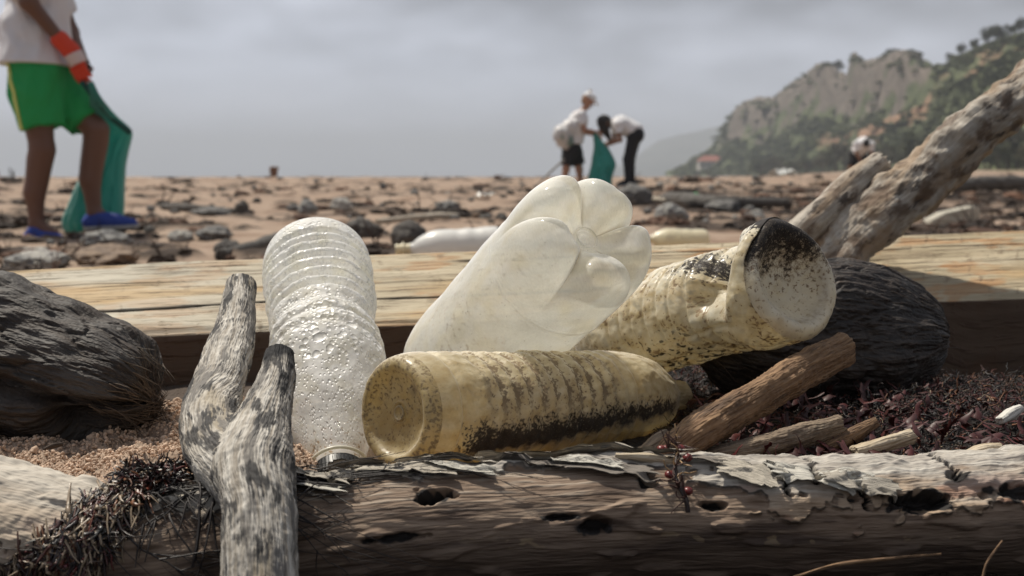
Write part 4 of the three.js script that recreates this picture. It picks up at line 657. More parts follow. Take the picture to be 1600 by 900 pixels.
{ // things lying behind the timber
  const darkWood = (o, { g, blot }) => { set(o, mix3([0.035, 0.032, 0.03], [0.12, 0.108, 0.095], clamp(0.5 + 0.8 * g + 0.3 * blot))); o.h = 0.5 + 0.5 * g; };
  const paleWood = (o, { g, blot }) => { set(o, mix3([0.30, 0.25, 0.19], [0.52, 0.46, 0.38], clamp(0.5 + 0.8 * g + 0.3 * blot))); o.h = 0.5 + 0.5 * g; };
  const lie = (label, cat, pts, rad, st, seed) => { const l = limb(pts, rad, { ref: V(0, 0, 1), nu: 48, nv: 90, seed, disp: (a, t, p, r) => r * (0.2 * fbm(p.x * 9, p.y * 9, p.z * 9 + seed, 3) + 0.1 * Math.cos(2 * a)) }); tag(mesh('beach_driftwood', l.geo, texMat(driftTex(256, 256, l.L, rad[0], st, seed), 0.004)), label, cat); };
  const G = (px, py, up) => { const p = onGround(px, py); p.y += up; return p; };
  lie('dark slanting driftwood log behind the timber beside the ribbed bottle', 'driftwood', [G(345, 408, 0.02), G(400, 396, 0.03), G(462, 382, 0.05)], [0.025, 0.034, 0.03], darkWood, 3);
  lie('long dark plank of driftwood lying low in the sand past the blue shoes', 'driftwood', [G(255, 326, 0.02), G(300, 330, 0.03), G(372, 334, 0.02)], [0.03, 0.04, 0.03], darkWood, 6);
  lie('dark log in the weed bank to the near side of the green sack', 'driftwood', [G(1040, 318, 0.06), G(1120, 330, 0.08), G(1230, 326, 0.06)], [0.07, 0.08, 0.05], darkWood, 9);
  lie('dark rotted log half buried behind the thick pale branch', 'driftwood', [G(1440, 304, 0.08), G(1530, 302, 0.12), G(1650, 296, 0.1)], [0.08, 0.12, 0.11], darkWood, 12);
  lie('slim pale driftwood stick on the sand by the grey boulder', 'driftwood', [G(1005, 312, 0.05), G(1040, 320, 0.05), G(1085, 318, 0.06)], [0.03, 0.035, 0.02], paleWood, 15);
  lie('pale weathered driftwood pole lying above the white plastic bottle', 'driftwood', [G(590, 352, 0.02), G(660, 346, 0.03), G(720, 340, 0.02)], [0.02, 0.028, 0.018], paleWood, 18);
  // a coconut farther off
  { const p = onGround(640, 392), m = mesh('coconut', stoneGeo(41, 14, 0.12), stoneMat[4]); m.position.copy(p); m.position.y += 0.055; m.scale.set(0.085, 0.08, 0.08); tag(m, 'small round dark coconut on the sand beside the white bottle', 'coconut'); }
  // broken pale plank
  { const sh = new THREE.Shape(); sh.moveTo(-0.30, 0); sh.lineTo(0.26, 0.0); sh.lineTo(0.30, 0.10); sh.lineTo(0.24, 0.13); sh.lineTo(-0.1, 0.105); sh.lineTo(-0.27, 0.06); sh.closePath(); const g = new THREE.ExtrudeGeometry(sh, { depth: 0.14, bevelSize: 0.008, bevelThickness: 0.008, bevelSegments: 2 }), p = onGround(1478, 356), t = textures(256, 128, (u, v, o) => { const n = fbm(u * 3, v * 24, 2, 3); set(o, mix3([0.34, 0.31, 0.25], [0.50, 0.47, 0.40], clamp(0.5 + n))); o.h = 0.5 + 0.5 * n; o.ro = 0.9; }, { wrapV: true }); const m = mesh('broken_plank', g, texMat(t, 0.003)); m.position.copy(p); m.position.y += 0.02; m.rotation.y = 0.25; m.rotation.z = 0.10; m.scale.set(0.68, 0.85, 0.68); tag(m, 'thick broken piece of pale timber on the sand behind the branch', 'plank'); }
  // far bottles and scraps
  const lathe = (pr, n = 48) => new THREE.LatheGeometry(new THREE.CatmullRomCurve3(pr.map(([r, y]) => V(r, y, 0)), false, 'centripetal').getPoints(120).map((p) => new THREE.Vector2(Math.max(0, p.x), p.y)), n);
  const pl = (c, t = 0.35) => mat(c, 0.4, { transmission: t, thickness: 0, clearcoat: 0.4, clearcoatRoughness: 0.2 });
  const bp = [[0, .008], [.03, .0], [.047, .012], [.05, .05], [.048, .08], [.05, .1], [.048, .13], [.05, .15], [.05, .19], [.046, .21], [.03, .245], [.017, .262], [.0165, .268]];
  const farBottle = (px, py, yaw, roll, label, c, s) => { const g = group('plastic_bottle', label, 'plastic bottle', onGround(px, py)); g.position.y += 0.045 * s; g.rotation.set(0, yaw, Math.PI / 2 + roll); g.scale.setScalar(s); mesh('shell', lathe(bp), pl(c), g); mesh('neck', lathe([[.0165, .266], [.0165, .285], [.0215, .286], [.0215, .29], [.017, .291], [.0165, .31], [.0140, .311], [.0138, .27]]), pl([0.8, 0.72, 0.5], 0.3), g); return g; };
  farBottle(785, 405, 0.1, 0.06, 'white plastic bottle with its open neck showing, lying on the sand behind the timber', [0.86, 0.86, 0.83], 1.3);
  farBottle(1105, 392, 0.18, -0.03, 'cream-yellow plastic bottle lying behind the timber near the milky bottle', [0.84, 0.77, 0.56], 1.0);
  farBottle(1090, 312, 0.5, 0.05, 'small bright green bottle in the far weed bank', [0.05, 0.50, 0.16], 0.9);
  const scrap = (px, py, s, c, label) => { const g = grid(16, 12, (u, v, p) => p.set((u - 0.5) * s * (1 + 0.3 * N3(v * 3, px, 1)), s * (0.10 + 0.22 * fbm(u * 2.4 + px, v * 2.4, 3, 3)), (v - 0.5) * s * 0.7), false), g2 = g.clone().translate(0, -0.004, 0), m = mesh('plastic_scrap', mergeGeometries([g, g2]), pl(c, 0.2)); m.position.copy(onGround(px, py)); m.position.y += 0.03; m.rotation.y = px; tag(m, label, 'plastic scrap'); };
  scrap(1052, 385, 0.17, [0.82, 0.86, 0.92], 'bluish white plastic scrap beside the cream-yellow bottle'); scrap(941, 298, 0.30, [0.86, 0.86, 0.84], 'white plastic scrap at the foot of the green net sack'); scrap(1222, 274, 0.9, [0.7, 0.7, 0.67], 'far pale plastic sheet on the sand below the cliff'); scrap(758, 310, 0.2, [0.75, 0.74, 0.7], 'dull white plastic scrap among stones above the white bottle');
  { const s = new Soup(), R = rng(3), p = V(ray(427, 275).k * 34, groundH(ray(427, 275).k * 34, -34), -34); for (let k = 0; k < 60; k++) s.tube(wander(R, p.clone().add(V((R() - 0.5) * 0.16, 0, (R() - 0.5) * 0.1)), V(R() * 0.4 - 0.05, 1, 0), 5, 0.05 + 0.02 * R(), 0.5), [0.03, 0.012], [0.24, 0.13, 0.08], 4); tag(mesh('beach_stump', s.geo(), vcol(0.9)), 'tiny reddish brown stump alone on the crest of the sand', 'stump'); }
}

// ---------------------------------------------------------------- people
// bones: { a, b, ra, rb, capA, capB } joined by a smooth minimum and meshed
function blob(bones, { cell = 0.012, k = 0.03, clip = null, fold = 0, foldScale = 12, hollow = null } = {}) {
  const lo = V(1e9, 1e9, 1e9), hi = V(-1e9, -1e9, -1e9);
  for (const b of bones) for (const [q, r] of [[b.a, b.ra], [b.b, b.rb]]) { lo.min(V(q.x - r, q.y - r, q.z - r)); hi.max(V(q.x + r, q.y + r, q.z + r)); }
  const pad = 3 * cell + k * 0.5 + fold, size = Math.max(hi.x - lo.x, hi.y - lo.y, hi.z - lo.z) + 2 * pad, n = Math.ceil(size / cell) + 2, c = lo.clone().add(hi).multiplyScalar(0.5);
  const mc = new MarchingCubes(n, new THREE.MeshBasicMaterial(), false, false, Math.min(900000, 30000 + 14 * n * n));
  const f = new Float32Array(n * n * n).fill(1), half = n / 2, o = c.clone().addScalar(-half * cell), p = V(), ba = V(), pa = V();
  for (const b of bones) {
    const rm = Math.max(b.ra, b.rb) + k + 3 * cell + fold;
    const i0 = (m, M) => [Math.max(0, Math.floor(m)), Math.min(n - 1, Math.ceil(M))];
    const [x0, x1] = i0((Math.min(b.a.x, b.b.x) - rm - o.x) / cell, (Math.max(b.a.x, b.b.x) + rm - o.x) / cell), [y0, y1] = i0((Math.min(b.a.y, b.b.y) - rm - o.y) / cell, (Math.max(b.a.y, b.b.y) + rm - o.y) / cell), [z0, z1] = i0((Math.min(b.a.z, b.b.z) - rm - o.z) / cell, (Math.max(b.a.z, b.b.z) + rm - o.z) / cell);
    ba.subVectors(b.b, b.a); const L2 = Math.max(1e-9, ba.lengthSq()), L = Math.sqrt(L2), kk = b.k ?? k;
    for (let z = z0; z <= z1; z++) for (let y = y0; y <= y1; y++) for (let x = x0; x <= x1; x++) {
      p.set(o.x + x * cell, o.y + y * cell, o.z + z * cell); pa.subVectors(p, b.a); const tr = pa.dot(ba) / L2, t = clamp(tr), dx = pa.x - ba.x * t, dy = pa.y - ba.y * t, dz = pa.z - ba.z * t;
      let d = Math.sqrt(dx * dx + dy * dy + dz * dz) - mix(b.ra, b.rb, t);
      if (b.capA && tr < 0.06) d = Math.max(d, -tr * L); if (b.capB && tr > 0.94) d = Math.max(d, (tr - 1) * L);
      const q = (z * n + y) * n + x, h = Math.max(0, kk - Math.abs(f[q] - d)) / kk; f[q] = Math.min(f[q], d) - h * h * kk * 0.25;
    }
  }
  if (clip || fold) for (let z = 0, q = 0; z < n; z++) for (let y = 0; y < n; y++) for (let x = 0; x < n; x++, q++) { if (f[q] > 0.08) continue; p.set(o.x + x * cell, o.y + y * cell, o.z + z * cell); if (fold) f[q] += fold * fbm(p.x * foldScale, p.y * foldScale * 0.6, p.z * foldScale, 2); if (clip) f[q] = Math.max(f[q], clip(p)); }
  for (let q = 0; q < f.length; q++) mc.field[q] = -f[q];
  mc.isolation = 0; mc.update();
  const g = new THREE.BufferGeometry(), P3 = mc.positionArray.slice(0, mc.count * 3), N = mc.normalArray.slice(0, mc.count * 3);
  for (let i = 0; i < P3.length; i += 3) { P3[i] = c.x + P3[i] * half * cell; P3[i + 1] = c.y + P3[i + 1] * half * cell; P3[i + 2] = c.z + P3[i + 2] * half * cell; }
  g.setAttribute('position', new THREE.BufferAttribute(P3, 3)); g.setAttribute('normal', new THREE.BufferAttribute(N, 3));
  return g;
}
const bone = (a, b, ra, rb = ra, x = {}) => ({ a: V(...a), b: V(...b), ra, rb, ...x });
const chain = (pts, rs) => pts.slice(1).map((p, i) => bone(pts[i], p, rs[i], rs[i + 1]));
// palm, four fingers and a thumb: from the wrist along `dir`, closing towards `nrm`
function hand(w, dir, nrm, side = 1, s = 1, curl = 0.75, thick = 1) {
  const d = V(...dir).normalize(), n = V(...nrm).addScaledVector(d, -V(...nrm).dot(d)).normalize(), a = d.clone().cross(n).multiplyScalar(side), W = V(...w), B = [], at = (x, y, z) => W.clone().addScaledVector(d, x * s).addScaledVector(a, y * s).addScaledVector(n, z * s);
  const len = [0.040, 0.045, 0.042, 0.032];
  for (let i = 0; i < 4; i++) {
    const y = (i - 1.5) * 0.0205, kn = at(0.088 - 0.004 * Math.abs(i - 1), y * 1.05, 0); B.push({ a: at(0.004, y * 0.55, 0), b: kn, ra: 0.0135 * s * thick, rb: 0.0115 * s * thick });
    let p = kn, ang = 0; for (let j = 0; j < 3; j++) { ang += curl * (j ? 1 : 0.8) * (1 + 0.06 * i); const L = len[i] * [1, 0.66, 0.5][j] * s, e = p.clone().addScaledVector(d, Math.cos(ang) * L).addScaledVector(n, Math.sin(ang) * L); B.push({ a: p, b: e, ra: (0.0098 - 0.001 * j) * s * thick, rb: (0.0088 - 0.001 * j) * s * thick, k: 0.006 * s }); p = e; }
  }
  const t0 = at(0.018, -0.026, 0.004), t1 = at(0.048, -0.048, 0.022), t2 = at(0.076, -0.044, 0.042), t3 = at(0.092, -0.03, 0.054); B.push({ a: t0, b: t1, ra: 0.0145 * s * thick, rb: 0.0112 * s * thick }, { a: t1, b: t2, ra: 0.011 * s * thick, rb: 0.0098 * s * thick, k: 0.006 }, { a: t2, b: t3, ra: 0.0098 * s * thick, rb: 0.008 * s * thick, k: 0.005 });
  return B;
}
// head about 0.225 m high; c its middle, f the way it faces, u its up
function head(c, f, u) {
  const C = V(...c), U = V(...u).normalize(), Fw = V(...f).addScaledVector(U, -V(...f).dot(U)).normalize(), S = U.clone().cross(Fw), at = (x, y, z) => C.clone().addScaledVector(S, x).addScaledVector(U, y).addScaledVector(Fw, z), B = [];
  B.push({ a: at(0, 0.035, -0.028), b: at(0, 0.034, 0.018), ra: 0.078, rb: 0.074 }, { a: at(0, -0.01, 0.015), b: at(0, -0.082, 0.055), ra: 0.062, rb: 0.026 }, { a: at(-0.032, -0.045, 0.02), b: at(0, -0.088, 0.055), ra: 0.03, rb: 0.02 }, { a: at(0.032, -0.045, 0.02), b: at(0, -0.088, 0.055), ra: 0.03, rb: 0.02 });
  B.push({ a: at(0, 0.006, 0.088), b: at(0, -0.030, 0.106), ra: 0.008, rb: 0.013, k: 0.012 }, { a: at(-0.018, -0.058, 0.082), b: at(0.018, -0.058, 0.082), ra: 0.008, rb: 0.008, k: 0.01 }, { a: at(-0.04, 0.022, 0.078), b: at(0.04, 0.022, 0.078), ra: 0.010, rb: 0.010, k: 0.014 });
  for (const s of [-1, 1]) B.push({ a: at(s * 0.078, 0.014, -0.012), b: at(s * 0.08, -0.026, -0.004), ra: 0.012, rb: 0.009, k: 0.01 });
  return { B, eyes: [at(-0.031, 0.004, 0.079), at(0.031, 0.004, 0.079)], at };
}
const skinA = mat([0.135, 0.064, 0.042], 0.5), skinB = mat([0.36, 0.19, 0.125], 0.55), skinC = mat([0.24, 0.125, 0.08], 0.55), white = mat([0.74, 0.73, 0.74], 0.9, { sheen: 0.3 }), blackCloth = mat([0.018, 0.018, 0.022], 0.85), eyeMat = mat([0.03, 0.02, 0.015], 0.2), darkHair = mat([0.012, 0.009, 0.008], 0.5), netMat = (t) => mat([0.055, 0.36, 0.32], 0.85, { transmission: t, thickness: 0 });
function figure(g, skin, bodyBones, h, hands, cell) {
  const parts = [blob(bodyBones, { cell, k: 0.03 }), blob(h.B, { cell: 0.005, k: 0.022 })]; for (const q of hands) parts.push(blob(q, { cell: 0.004, k: 0.01 }));
  mesh('body', mergeGeometries(parts), skin, g);
  for (const e of h.eyes) { const m = mesh('eye', new THREE.SphereGeometry(0.0105, 12, 8), eyeMat, g); m.position.copy(e); }
}
// a loose net sack: rows of [height, left, right, half depth]
function sack(rows, seed) {
  const L = curve1(rows.map((r) => r[1])), Rr = curve1(rows.map((r) => r[2])), Y = curve1(rows.map((r) => r[0])), Dp = curve1(rows.map((r) => r[3])), Z = curve1(rows.map((r) => r[4] || 0));
  return grid(120, 110, (u, v, p) => { const a = u * TAU, l = L(v), r = Rr(v), cx = (l + r) / 2, hw = Math.max(0.004, (r - l) / 2), e = v > 0.965 ? Math.sqrt(Math.max(0.0, 1 - ((v - 0.965) / 0.035) ** 2)) : 1, n = 1 + 0.22 * fbm(Math.cos(a) * 1.7 + seed, v * 2.2, Math.sin(a) * 1.7, 3) * sm(0.05, 0.3, v) + 0.12 * fbm(Math.cos(a) * 4 + seed, v * 8, Math.sin(a) * 4, 3) * sm(0.05, 0.3, v) + 0.10 * Math.sin(a * 7 + v * 5 + seed) * (1 - v) * sm(0, 0.1, v); return p.set(cx + Math.cos(a) * hw * e * (0.93 + 0.07 * n), Y(v) + 0.012 * fbm(Math.cos(a) * 2, v * 3, Math.sin(a) * 2 + seed, 2), Z(v) + Math.sin(a) * Dp(v) * e * n); });
}
const SOLE = mat([0.42, 0.42, 0.42], 0.7);
function shoe(g, heel, toe, skinMat, w = 0.042) { // heel and toe: points on the ground
  const H = V(...heel), T = V(...toe), d = T.clone().sub(H), L = d.length(); d.normalize(); const up = V(0, 1, 0), at = (x, y) => H.clone().addScaledVector(d, x * L).addScaledVector(up, y);
  const clipB = (p) => -(p.y - mix(H.y, T.y, clamp(p.clone().sub(H).dot(d) / L)) - 0.026);
  const s = mesh('shoe', blob([{ a: at(0.10, 0.05), b: at(0.22, 0.10), ra: w, rb: w * 0.92 }, { a: at(0.14, 0.045), b: at(0.6, 0.045), ra: w, rb: w * 1.02 }, { a: at(0.6, 0.045), b: at(0.9, 0.035), ra: w * 1.02, rb: w * 0.74 }, { a: at(0.25, 0.09), b: at(0.6, 0.055), ra: w * 0.8, rb: w * 0.7 }], { cell: 0.007, k: 0.03, clip: clipB }), skinMat, g);
  mesh('sole', blob([{ a: at(0.12, 0.028), b: at(0.6, 0.028), ra: w * 1.06, rb: w * 1.08 }, { a: at(0.6, 0.028), b: at(0.93, 0.03), ra: w * 1.08, rb: w * 0.8 }], { cell: 0.007, k: 0.02, clip: (p) => Math.max(p.y - mix(H.y, T.y, clamp(p.clone().sub(H).dot(d) / L)) - 0.027, -(p.y - mix(H.y, T.y, clamp(p.clone().sub(H).dot(d) / L)))) }), SOLE, s);
}
{ // the person in green shorts: (x, y) in metres from the rear heel, z towards the viewer
  const S = 268, m = (px, py, z = 0) => [(px - 95) / S, (372 - py) / S, z], pos = P(107, 372, 6.25);
  const g = group('person', 'person in green shorts, grey T-shirt and blue shoes, with an orange glove', 'person', pos);
  const legA = [m(62, 148, 0.09), m(72, 236, 0.10), m(56, 300, 0.09), m(57, 350, 0.09)], legB = [m(84, 148, -0.09), m(138, 204, -0.07), m(124, 280, -0.08), m(129, 334, -0.08)];
  const body = [...chain(legA, [0.098, 0.066, 0.056, 0.038]), ...chain(legB, [0.098, 0.066, 0.058, 0.039]), bone(m(66, 252, 0.09), m(60, 286, 0.08), 0.066, 0.054), bone(m(136, 222, -0.08), m(126, 262, -0.09), 0.064, 0.058), bone(m(57, 350, 0.09), m(84, 364, 0.10), 0.037, 0.03), bone(m(129, 334, -0.08), m(160, 346, -0.08), 0.037, 0.03),
    bone(m(70, 135, -0.05), m(70, 135, 0.05), 0.115, 0.115), bone(m(64, 100, 0), m(64, 20, 0), 0.13, 0.145), bone(m(66, -10, -0.12), m(66, -10, 0.12), 0.085, 0.085), bone(m(70, -30, 0), m(82, -62, 0), 0.058, 0.055),
    ...chain([m(68, -14, 0.19), m(78, 22, 0.24), m(112, 72, 0.16)], [0.054, 0.046, 0.033]), ...chain([m(70, -12, -0.19), m(88, 50, -0.22), m(126, 106, -0.05)], [0.054, 0.044, 0.03])];
  const h = head(m(92, -92, 0), [0.9, -0.45, 0.05], [0.4, 0.9, 0]);
  figure(g, skinA, body, h, [hand(m(124, 104, -0.05), [0.5, -0.6, 0.5], [0, -0.3, 1], 1, 1, 0.8)], 0.011);
  const shirtB = [bone(m(59, 122, -0.06), m(58, 60, -0.03), 0.196, 0.168), bone(m(59, 122, 0.06), m(58, 60, 0.03), 0.196, 0.168), bone(m(58, 60, 0), m(66, 2, 0), 0.175, 0.165), bone(m(66, -6, -0.12), m(66, -6, 0.12), 0.105, 0.105), bone(m(69, -14, 0.18), m(76, 14, 0.235), 0.078, 0.076, { capB: true }), bone(m(70, -12, -0.18), m(80, 22, -0.215), 0.078, 0.076, { capB: true })];
  mesh('shirt', blob(shirtB, { cell: 0.012, k: 0.05, fold: 0.016, foldScale: 7, clip: (p) => (372 - 108) / S - 0.02 * (p.x + 0.2) - p.y - 0.05 * Math.max(0, -p.x - 0.25) }), mat([0.66, 0.65, 0.68], 0.9), g);
  const shortB = [bone(m(66, 118, -0.05), m(64, 150, -0.05), 0.152, 0.155), bone(m(66, 118, 0.06), m(64, 150, 0.06), 0.152, 0.155), bone(m(64, 146, 0.09), m(74, 203, 0.10), 0.142, 0.118, { capB: true }), bone(m(84, 146, -0.09), m(122, 192, -0.075), 0.135, 0.112, { capB: true })];
  const sh = mesh('shorts', blob(shortB, { cell: 0.01, k: 0.03, fold: 0.014, foldScale: 9, clip: (p) => p.y - (372 - 92) / S }), mat([0.014, 0.29, 0.08], 0.8), g);
  const line = [m(6, 92), m(34, 112), m(46, 150), m(54, 206)].map((q) => V(q[0], q[1], 0)), seg = (p) => { let d = 9; for (let i = 0; i < 3; i++) { const a = line[i], b = line[i + 1], t = clamp(((p.x - a.x) * (b.x - a.x) + (p.y - a.y) * (b.y - a.y)) / ((b.x - a.x) ** 2 + (b.y - a.y) ** 2)); d = Math.min(d, Math.hypot(p.x - mix(a.x, b.x, t), p.y - mix(a.y, b.y, t))); } return d; };
  mesh('stripe', blob(shortB.map((b) => ({ ...b, ra: b.ra + 0.008, rb: b.rb + 0.008 })), { cell: 0.007, k: 0.03, fold: 0.014, foldScale: 9, clip: (p) => Math.max(seg(p) - 0.011, -p.z + 0.02, p.y - (372 - 92) / S) }), mat([0.62, 0.66, 0.20], 0.8), sh);
  mesh('glove', mergeGeometries([blob([...chain([m(112, 73, 0.155), m(124, 88, 0.13), m(131, 98, 0.12)], [0.05, 0.047, 0.045])], { cell: 0.006, k: 0.02 }), blob(hand(m(128, 92, 0.12), [0.25, -0.95, 0], [0.2, 0, -1], 1, 1.08, 0.42, 1.25), { cell: 0.0045, k: 0.014 })]), mat([0.62, 0.055, 0.022], 0.75), g);
  mesh('glove_band', blob([bone(m(128, 93, 0.13), m(135, 108, 0.12), 0.052, 0.05, { capA: true, capB: true })], { cell: 0.005, k: 0.01 }), mat([0.62, 0.5, 0.48], 0.7), g);
  const blue = mat([0.016, 0.045, 0.27], 0.6); shoe(g, m(40, 384, 0.09), m(112, 388, 0.12), blue); shoe(g, m(112, 362, -0.08), m(196, 359, -0.08), blue);
  mesh('hair', blob([{ a: h.at(0, 0.05, -0.035), b: h.at(0, 0.052, 0.02), ra: 0.084, rb: 0.077 }, { a: h.at(0, 0.0, -0.05), b: h.at(0, -0.03, -0.055), ra: 0.066, rb: 0.05 }], { cell: 0.007, k: 0.02 }), darkHair, g);
  const rows = [[132, 134, 143, 0.015], [158, 137, 156, 0.03], [182, 137, 176, 0.06], [206, 136, 199, 0.09], [228, 134, 196, 0.12], [258, 128, 188, 0.14], [292, 112, 184, 0.16], [324, 98, 183, 0.17], [346, 88, 180, 0.15], [362, 92, 170, 0.10]].map(([y, l, r, d], i) => { const z = mix(0.1, -0.30, sm(0, 4, i)), k = 1 - z / 6.25, X = (q) => m(800 - (800 - q) * k, 0)[0]; return [m(0, 275 + (y - 275) * k)[1], X(l), X(r), d * 0.8, z]; });
  const bag = group('net_sack', 'teal net sack hanging from the orange glove beside bare legs', 'sack', pos); mesh('net', sack(rows, 2), netMat(0.55), bag); 
  const hem = new Soup(); hem.tube([m(137, 134, 0.11), m(149, 160, 0.03), m(158, 184, -0.10), m(176, 206, -0.22)].map((q) => V(...q)), [0.014, 0.018], [0.01, 0.075, 0.072], 8); mesh('hem', hem.geo(), vcol(0.8), bag);
}
{ // the two by the green sack
  const S = 98, D = 17.1, m = (px, py, z = 0) => [(px - 900) / S, (302 - py) / S, z], pos = P(900, 302, D);
  const g = group('person', 'person in a white cap, white T-shirt and black shorts stooping over the green sack', 'person', pos);
  const body = [...chain([m(888, 232, 0.09), m(884, 264, 0.1), m(878, 296, 0.1)], [0.09, 0.058, 0.036]), ...chain([m(900, 232, -0.08), m(905, 264, -0.08), m(909, 298, -0.08)], [0.09, 0.058, 0.036]), bone(m(878, 297, 0.1), m(892, 300, 0.1), 0.035, 0.028), bone(m(909, 299, -0.08), m(924, 301, -0.08), 0.035, 0.028), bone(m(893, 226, -0.06), m(893, 226, 0.06), 0.12), bone(m(893, 218), m(904, 186), 0.11, 0.13), bone(m(906, 183, -0.13), m(906, 183, 0.13), 0.07), bone(m(908, 178), m(914, 168), 0.05, 0.047),
    ...chain([m(906, 184, 0.18), m(911, 205, 0.2), m(926, 207, 0.1)], [0.045, 0.038, 0.027]), ...chain([m(906, 184, -0.18), m(916, 207, -0.16), m(931, 212, -0.06)], [0.045, 0.038, 0.027])];
  const h = head(m(918, 160), [0.8, -0.6, 0.1], [0.55, 0.8, 0]);
  figure(g, skinB, body, h, [hand(m(926, 207, 0.1), [0.9, 0.1, -0.3], [0, -1, 0], 1, 1, 0.7), hand(m(931, 212, -0.06), [0.7, -0.5, 0.2], [0, -0.5, 0.8], -1, 1, 0.8)], 0.014);
  mesh('shirt', blob([bone(m(892, 229, -0.05), m(903, 190, -0.05), 0.155, 0.145), bone(m(892, 229, 0.05), m(903, 190, 0.05), 0.155, 0.145), bone(m(906, 184, -0.13), m(906, 184, 0.13), 0.09), bone(m(906, 184, 0.17), m(909, 198, 0.195), 0.07, 0.066, { capB: true }), bone(m(906, 184, -0.17), m(911, 198, -0.17), 0.07, 0.066, { capB: true })], { cell: 0.013, k: 0.05, fold: 0.02, foldScale: 8, clip: (p) => (302 - 226) / S - p.y }), white, g);
  mesh('shorts', blob([bone(m(892, 224, -0.05), m(892, 236, -0.05), 0.145), bone(m(892, 224, 0.05), m(892, 236, 0.05), 0.145), bone(m(889, 236, 0.09), m(885, 259, 0.1), 0.115, 0.1, { capB: true }), bone(m(899, 236, -0.08), m(905, 258, -0.08), 0.115, 0.1, { capB: true })], { cell: 0.013, k: 0.03, fold: 0.01, clip: (p) => p.y - (302 - 220) / S }), blackCloth, g);
  const cp = mesh('cap', blob([{ a: h.at(0, 0.06, -0.03), b: h.at(0, 0.06, 0.022), ra: 0.085, rb: 0.08 }], { cell: 0.007, k: 0.02, clip: (p) => -(p.clone().sub(h.at(0, 0.045, 0)).dot(V(0.55, 0.8, 0).normalize())) }), white, g);
  mesh('brim', blob([{ a: h.at(-0.04, 0.05, 0.08), b: h.at(-0.025, 0.038, 0.155), ra: 0.02, rb: 0.014 }, { a: h.at(0.04, 0.05, 0.08), b: h.at(0.025, 0.038, 0.155), ra: 0.02, rb: 0.014 }, { a: h.at(0, 0.05, 0.08), b: h.at(0, 0.038, 0.165), ra: 0.02, rb: 0.014 }], { cell: 0.006, k: 0.02 }), white, cp);
  mesh('hair', blob([{ a: h.at(0, 0.02, -0.06), b: h.at(0, -0.04, -0.055), ra: 0.06, rb: 0.045 }, { a: h.at(0, 0.085, -0.075), b: h.at(0, 0.16, -0.06), ra: 0.034, rb: 0.016 }], { cell: 0.007, k: 0.02 }), mat([0.28, 0.16, 0.08], 0.6), g);
  shoe(g, m(874, 302, 0.1), m(896, 303, 0.1), blackCloth); shoe(g, m(905, 304, -0.08), m(927, 305, -0.08), blackCloth);
  const bagB = group('litter_bag', 'white translucent plastic bag slung behind the person in the white cap', 'bag', pos); mesh('film', blob([...chain([m(902, 192, 0.2), m(888, 200, 0.22), m(878, 212, 0.22), m(880, 222, 0.2)], [0.03, 0.10, 0.15, 0.12])], { cell: 0.014, k: 0.05, fold: 0.03, foldScale: 7 }), mat([0.72, 0.70, 0.70], 0.5, { transmission: 0.35, thickness: 0 }), bagB); mesh('contents', blob([bone(m(878, 213, 0.25), m(886, 222, 0.22), 0.115, 0.09)], { cell: 0.014, k: 0.02, fold: 0.03, foldScale: 9 }), mat([0.20, 0.29, 0.27], 0.6, { transmission: 0.2, thickness: 0 }), bagB);
  const st = new Soup(); st.tube([m(881, 250, 0.28), m(862, 266, 0.3), m(838, 290, 0.32)].map((q) => V(...q)), [0.018, 0.016], [0.23, 0.21, 0.19], 8); const pole = mesh('litter_picker', st.geo(), vcol(0.6)); pole.position.copy(pos); tag(pole, 'long grey litter-picking stick held low behind the person in black shorts', 'litter picker');
  const rows = [[208, 926, 931, 0.06], [218, 926, 938, 0.10], [230, 927, 948, 0.14], [244, 925, 957, 0.17], [258, 923, 962, 0.19], [272, 920, 958, 0.2], [284, 918, 956, 0.2], [295, 919, 956, 0.18], [301, 924, 950, 0.14]].map(([y, l, r, d]) => [m(0, y)[1], m(l, 0)[0], m(r, 0)[0], d, 0]);
  const bag = group('net_sack', 'teal net sack held open between the two people in white T-shirts', 'sack', pos); mesh('net', sack(rows, 7), netMat(0.35), bag);
  const w = group('person', 'person with long dark hair, white T-shirt and black leggings bending to the green sack', 'person', pos), h2 = head(m(945, 195), [-0.65, -0.7, 0.15], [-0.75, 0.6, 0.1]);
  const n = (px, py, z) => m(px, py, z);
  const body2 = [bone(n(990, 212, -0.06), n(990, 212, 0.06), 0.12), bone(n(988, 206), n(966, 194), 0.11, 0.115), bone(n(963, 196, -0.12), n(963, 196, 0.12), 0.065), bone(n(960, 195), n(950, 195), 0.048, 0.046), ...chain([n(962, 198, 0.17), n(966, 220, 0.2), n(949, 227, 0.08)], [0.043, 0.036, 0.026]), ...chain([n(962, 198, -0.17), n(960, 220, -0.18), n(948, 224, -0.06)], [0.043, 0.036, 0.026]), ...chain([n(988, 218, 0.09), n(978, 250, 0.1), n(979, 284, 0.1)], [0.09, 0.055, 0.034]), ...chain([n(991, 218, -0.09), n(986, 250, -0.1), n(989, 284, -0.1)], [0.09, 0.055, 0.034])];
  figure(w, skinC, body2, h2, [hand(n(949, 227, 0.08), [-0.9, -0.2, -0.2], [0, -1, 0], 1, 1, 0.8), hand(n(948, 224, -0.06), [-0.9, -0.2, 0.2], [0, -1, 0], -1, 1, 0.8)], 0.014);
